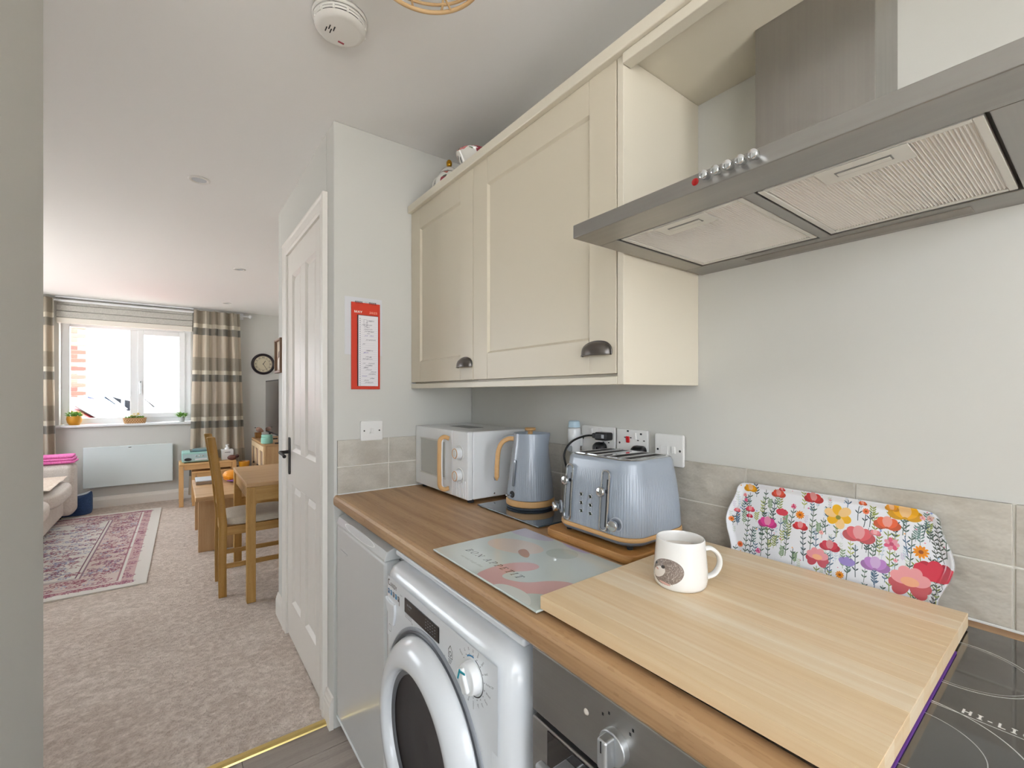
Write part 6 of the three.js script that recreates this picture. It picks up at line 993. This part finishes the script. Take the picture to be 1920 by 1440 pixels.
// sideboard, its ornaments, television, picture
{
  const t = thing('sideboard', 'light wood sideboard with glazed doors below the television', 'sideboard', [0, 0.004, 0]);
  const x0 = -0.285, x1 = 0.14, z0 = -6.58, z1 = -5.60, H = 0.695;
  part(t, 'top', box(x0 - 0.015, x1, H - 0.022, H, z0, z1 + 0.012, 0.005, 'z'), mat.lightOak);
  part(t, 'carcass', box(x0, x1, 0.06, H - 0.0222, z0 + 0.01, z1, 0.003, 'y'), mat.lightOak);
  for (const z of [z0 + 0.03, z1 - 0.05]) part(t, 'foot', box(x0 + 0.02, x1 - 0.02, 0, 0.0598, z - 0.02, z + 0.03, 0.003), mat.lightOak);
  const dm = M({ color: '#e9cfa6', roughness: 0.5 });
  for (let i = 0; i < 3; i++) { const a = z0 + 0.02 + i * 0.315, b = a + 0.305, d = part(t, 'door', merge(box(x0 - 0.018, x0 - 0.0005, 0.08, H - 0.03, a, a + 0.05, 0.003, 'y'), box(x0 - 0.018, x0 - 0.0005, 0.08, H - 0.03, b - 0.05, b, 0.003, 'y'), box(x0 - 0.018, x0 - 0.0005, 0.08, 0.13, a + 0.0502, b - 0.0502, 0.003), box(x0 - 0.018, x0 - 0.0005, H - 0.09, H - 0.03, a + 0.0502, b - 0.0502, 0.003), box(x0 - 0.016, x0 - 0.0005, 0.36, 0.39, a + 0.0502, b - 0.0502, 0.003)), dm); part(d, 'door_glass', box(x0 - 0.008, x0 - 0.004, 0.13, H - 0.09, a + 0.05, b - 0.05, 0), M({ color: '#b59a86', roughness: 0.15 })); part(d, 'door_knob', put(ball(0.012, 8), x0 - 0.028, 0.42, b - 0.025), mat.iron); }
  const tv = thing('television', 'flat black television standing on the sideboard by the far wall', 'television', [-0.17, 0.6992, -5.86]);
  tv.rotation.y = 0.02;
  part(tv, 'bezel', box(-0.0, 0.035, 0.085, 0.715, -0.46, 0.46, 0.006), mat.black); part(tv, 'screen', box(-0.0025, 0.001, 0.105, 0.703, -0.45, 0.45, 0.001), MP({ color: '#1c181d', roughness: 0.12, clearcoat: 1 }));
  for (const z of [-0.28, 0.28]) part(tv, 'stand_foot', box(-0.03, 0.1, 0, 0.012, z - 0.012, z + 0.012, 0.003), mat.black); for (const z of [-0.28, 0.28]) part(tv, 'stand_neck', box(0.006, 0.026, 0.012, 0.09, z - 0.012, z + 0.012, 0.003), mat.black);
  const j = thing('mint_jar', 'mint green lidded jar on the near end of the sideboard', 'jar', [-0.257, 0.6992, -5.68]);
  const mint = M({ color: '#9fd8c6', roughness: 0.3 }); part(j, 'jar_body', lathe([[0, 0], [0.05, 0], [0.059, 0.006], [0.06, 0.065], [0.055, 0.073], [0, 0.074]], 40), mint); part(j, 'jar_lid', lathe([[0.052, 0.0745], [0.056, 0.077], [0.056, 0.094], [0.051, 0.098], [0, 0.099]], 40), mint);
  const bd = thing('bird_ornament', 'small wooden bird on a block at the far end of the sideboard', 'ornament', [-0.245, 0.6992, -6.44]);
  part(bd, 'block', box(-0.035, 0.035, 0, 0.07, -0.035, 0.035, 0.006), M({ color: '#8a5f2c', roughness: 0.6 })); part(bd, 'bird_body', put(lathe([[0, -0.06], [0.012, -0.05], [0.028, -0.015], [0.03, 0.01], [0.02, 0.03], [0, 0.038]], 24), 0.01, 0.105, 0, 0, 0, PI / 2 - 0.5), M({ color: '#b08a78', roughness: 0.6 })); part(bd, 'beak', put(cyl(0, 0.006, 0.02, 10), -0.035, 0.13, 0, 0, 0, PI / 2), mat.iron);
  const p = thing('framed_picture', 'small framed dog photograph hanging at the end of the door wall', 'picture', [XC - 0.001, 1.375, -2.80]);
  const pic = canvasTex(128, 256, (c) => { c.fillStyle = '#b59c86'; c.fillRect(0, 0, 128, 256); c.fillStyle = '#d9c6ae'; c.fillRect(0, 0, 128, 130); c.fillStyle = '#6d5140'; c.beginPath(); c.ellipse(64, 130, 34, 44, 0, 0, 7); c.fill(); c.fillStyle = '#efe8e0'; c.beginPath(); c.ellipse(64, 196, 40, 56, 0, 0, 7); c.fill(); });
  part(p, 'frame', merge(box(-0.02, 0, 0, 0.19, -0.085, -0.072, 0.002), box(-0.02, 0, 0, 0.19, 0.072, 0.085, 0.002), box(-0.02, 0, 0, 0.013, -0.0718, 0.0718, 0.002), box(-0.02, 0, 0.177, 0.19, -0.0718, 0.0718, 0.002)), M({ color: '#7d5c42', roughness: 0.5 })); part(p, 'photograph', quad([-0.008, 0.012, -0.073], [0, 0, 0.146], [0, 0.166, 0]), M({ map: pic, roughness: 0.4 }));
  const st = thing('footstool', 'low round pine stool between the side table and sideboard', 'stool', [-0.405, 0.004, -6.15]);
  part(st, 'stool_top', lathe([[0, 0.355], [0.085, 0.355], [0.09, 0.36], [0.09, 0.378], [0.085, 0.384], [0, 0.384]], 40), mat.pine); for (let i = 0; i < 3; i++) { const a = i * 2.094 + 0.5; part(st, 'leg', tube([[0.055 * Math.cos(a), 0.355, 0.055 * Math.sin(a)], [0.072 * Math.cos(a), 0.0, 0.072 * Math.sin(a)]], 0.012, 4, 10), mat.pine); }
  const ab = thing('amber_bowl', 'amber glass bowl on the pine stool beside the curtain', 'bowl', [-0.425, 0.3882, -6.165]);
  part(ab, 'glass_bowl', lathe([[0, 0], [0.04, 0], [0.05, 0.01], [0.056, 0.04], [0.058, 0.07], [0.054, 0.07], [0.05, 0.04], [0.036, 0.014], [0, 0.012]], 40), M({ color: '#c98a1c', roughness: 0.15 }));
  const sl = thing('white_saucer', 'white saucer with a pink rim on the pine stool', 'saucer', [-0.375, 0.3882, -6.088]);
  part(sl, 'dish', lathe([[0, 0], [0.015, 0], [0.027, 0.011], [0.028, 0.013], [0.025, 0.012], [0.015, 0.004], [0, 0.003]], 32), M({ color: '#ece2dc', roughness: 0.3 })); part(sl, 'rim', tube(Array.from({ length: 24 }, (_, i) => [0.027 * Math.cos(i * PI / 12), 0.013, 0.027 * Math.sin(i * PI / 12)]), 0.0016, 60, 6, true), M({ color: '#d98a8c', roughness: 0.3 }));
}

// ------------------------------------------------------------------ outdoors: paving, brick pier, parked cars
struct('ground', box(-45, 45, -0.5, -0.2, -60, 45, 0), M({ map: tex(256, 256, (u, v) => mixc(hex('#a9a8a6'), hex('#c2c1bf'), fbm(u, v, 6, 6, 55, 5)), 3, 3), roughness: 0.95 }), 'pale sunlit paving outside the windows', 'ground');
{
  const t = thing('brick_pier', 'red and buff brick house corner seen through the left pane', 'wall', [-2.82, -0.2, -11.3]);
  const bm = ['#7a4f44', '#845e52', '#8f7c64', '#70473f', '#866c5c'].map((c) => M({ color: c, roughness: 0.9 })), r = rng(13);
  part(t, 'mortar', box(-0.68, 0.40, 0, 3.2, -0.5, -0.012, 0), M({ color: '#a8a196', roughness: 1 }));
  const bg = [0.215, 0.1025].map((w) => box(0, w, 0, 0.065, -0.09, 0, 0.003, 'x', 1));
  for (let row = 14; row < 42; row++) { let x = -0.68 + (row % 2 ? 0 : -0.1125); while (x < 0.40) { const a = Math.max(x, -0.68), w = x < -0.68 ? 0.1025 : 0.215; if (a + w > 0.44 + (row % 2) * 0.05) break; const b = part(t, 'brick', bg[w > 0.2 ? 0 : 1], bm[Math.floor(r() * 5)]); b.position.set(x < -0.68 ? -0.68 : x, row * 0.075, 0.002 * r()); x += 0.225; } }
}
function car(label, colour, [x, y, z], turn) {
  const t = thing('parked_car', label, 'car', [x, y, z], turn), body = M({ color: colour, roughness: 0.45 }), glass = M({ color: '#15191d', roughness: 0.3 });
  // profile along x (front +x), lofted across z
  const low = [[-1.95, 0.32], [-1.98, 0.55], [-1.93, 0.82], [-1.6, 0.9], [0.75, 0.93], [1.35, 0.86], [1.85, 0.72], [1.98, 0.52], [1.95, 0.28], [1.5, 0.2], [-1.6, 0.2]];
  const cab = [[-1.86, 0.86], [-1.72, 1.15], [-1.4, 1.42], [-0.9, 1.49], [-0.1, 1.49], [0.3, 1.41], [0.72, 1.15], [1.05, 0.9], [0.5, 0.86]];
  const ring = (pts, k, zz, cx = 0, cy = 0.7) => new THREE.CatmullRomCurve3(pts.map(([a, b]) => V3(cx + (a - cx) * k, cy + (b - cy) * k, 0)), true, 'centripetal').getPoints(72).slice(0, -1).map((q) => [q.x, q.y, zz]);
  part(t, 'body', loft([ring(low, 0.95, -0.86), ring(low, 1, -0.78), ring(low, 1, 0.78), ring(low, 0.95, 0.86)].map((q) => q.slice().reverse())), body);
  part(t, 'cabin', loft([ring(cab, 0.9, -0.7, -0.4, 0.86), ring(cab, 0.98, -0.6, -0.4, 0.86), ring(cab, 1, 0, -0.4, 0.86), ring(cab, 0.98, 0.6, -0.4, 0.86), ring(cab, 0.9, 0.7, -0.4, 0.86)].map((q) => q.slice().reverse())), body);
  for (const s of [-1, 1]) { const win = (pts) => { const g = extrude(pts, 0.012, 0.003); return g.translate(0, 0, s > 0 ? 0.697 : -0.709); }; part(t, 'side_window', win([[-0.35, 0.96], [0.62, 0.96], [0.32, 1.28], [0.08, 1.36], [-0.35, 1.38]]), glass); part(t, 'side_window', win([[-1.1, 0.98], [-0.42, 0.96], [-0.42, 1.38], [-0.9, 1.37], [-1.1, 1.3]]), glass); part(t, 'quarter_window', win([[-1.55, 1.02], [-1.18, 1.0], [-1.18, 1.28], [-1.32, 1.24]]), glass); }
  part(t, 'windscreen', put(box(-0.32, 0.32, -0.006, 0.006, -0.56, 0.56, 0.004), 0.73, 1.165, 0, 0, 0, -0.62), M({ color: '#414746', roughness: 0.35 }));
  part(t, 'rear_screen', put(box(-0.22, 0.22, -0.006, 0.006, -0.52, 0.52, 0.004), -1.63, 1.24, 0, 0, 0, 0.78), glass);
  for (const s of [-1, 1]) { part(t, 'tail_lamp', box(-1.97, -1.86, 0.72, 0.88, s * 0.72 - 0.08, s * 0.72 + 0.08, 0.02), M({ color: '#c0353c', roughness: 0.2 })); part(t, 'head_lamp', box(1.72, 1.9, 0.62, 0.74, s * 0.66 - 0.12, s * 0.66 + 0.12, 0.03), mat.chrome); part(t, 'door_mirror', put(ball(0.09, 10), 0.62, 0.98, s * 0.86, 0, 0, 0, [0.8, 0.8, 1]), body); }
  part(t, 'rear_bumper', box(-2.01, -1.9, 0.32, 0.52, -0.74, 0.74, 0.04), mat.black);
  for (const [a, s] of [[-1.2, -1], [-1.2, 1], [1.25, -1], [1.25, 1]]) { const w = sub(t, 'wheel', [a, 0.3, s * 0.76]); part(w, 'tyre', put(lathe([[0.19, -0.09], [0.28, -0.095], [0.3, -0.07], [0.3, 0.07], [0.28, 0.095], [0.19, 0.09]], 40), 0, 0, 0, PI / 2), mat.rubber); part(w, 'rim', put(lathe([[0, 0.07], [0.15, 0.06], [0.19, 0.09], [0.19, -0.09], [0, -0.06]], 32), 0, 0, 0, PI / 2), mat.alu); }
  return t;
}
car('red hatchback nearest the far window with a pale windscreen', '#8e2c2c', [-2.42, -0.2, -9.1], -0.32).scale.setScalar(0.95);
car('blue car parked behind the red one', '#3c4c68', [-3.75, -0.2, -13.4], PI);
car('silver grey car standing at the right behind the window mullion', '#7b7d80', [-3.3, -0.2, -16.2], PI);
renderer.render(scene, camera);
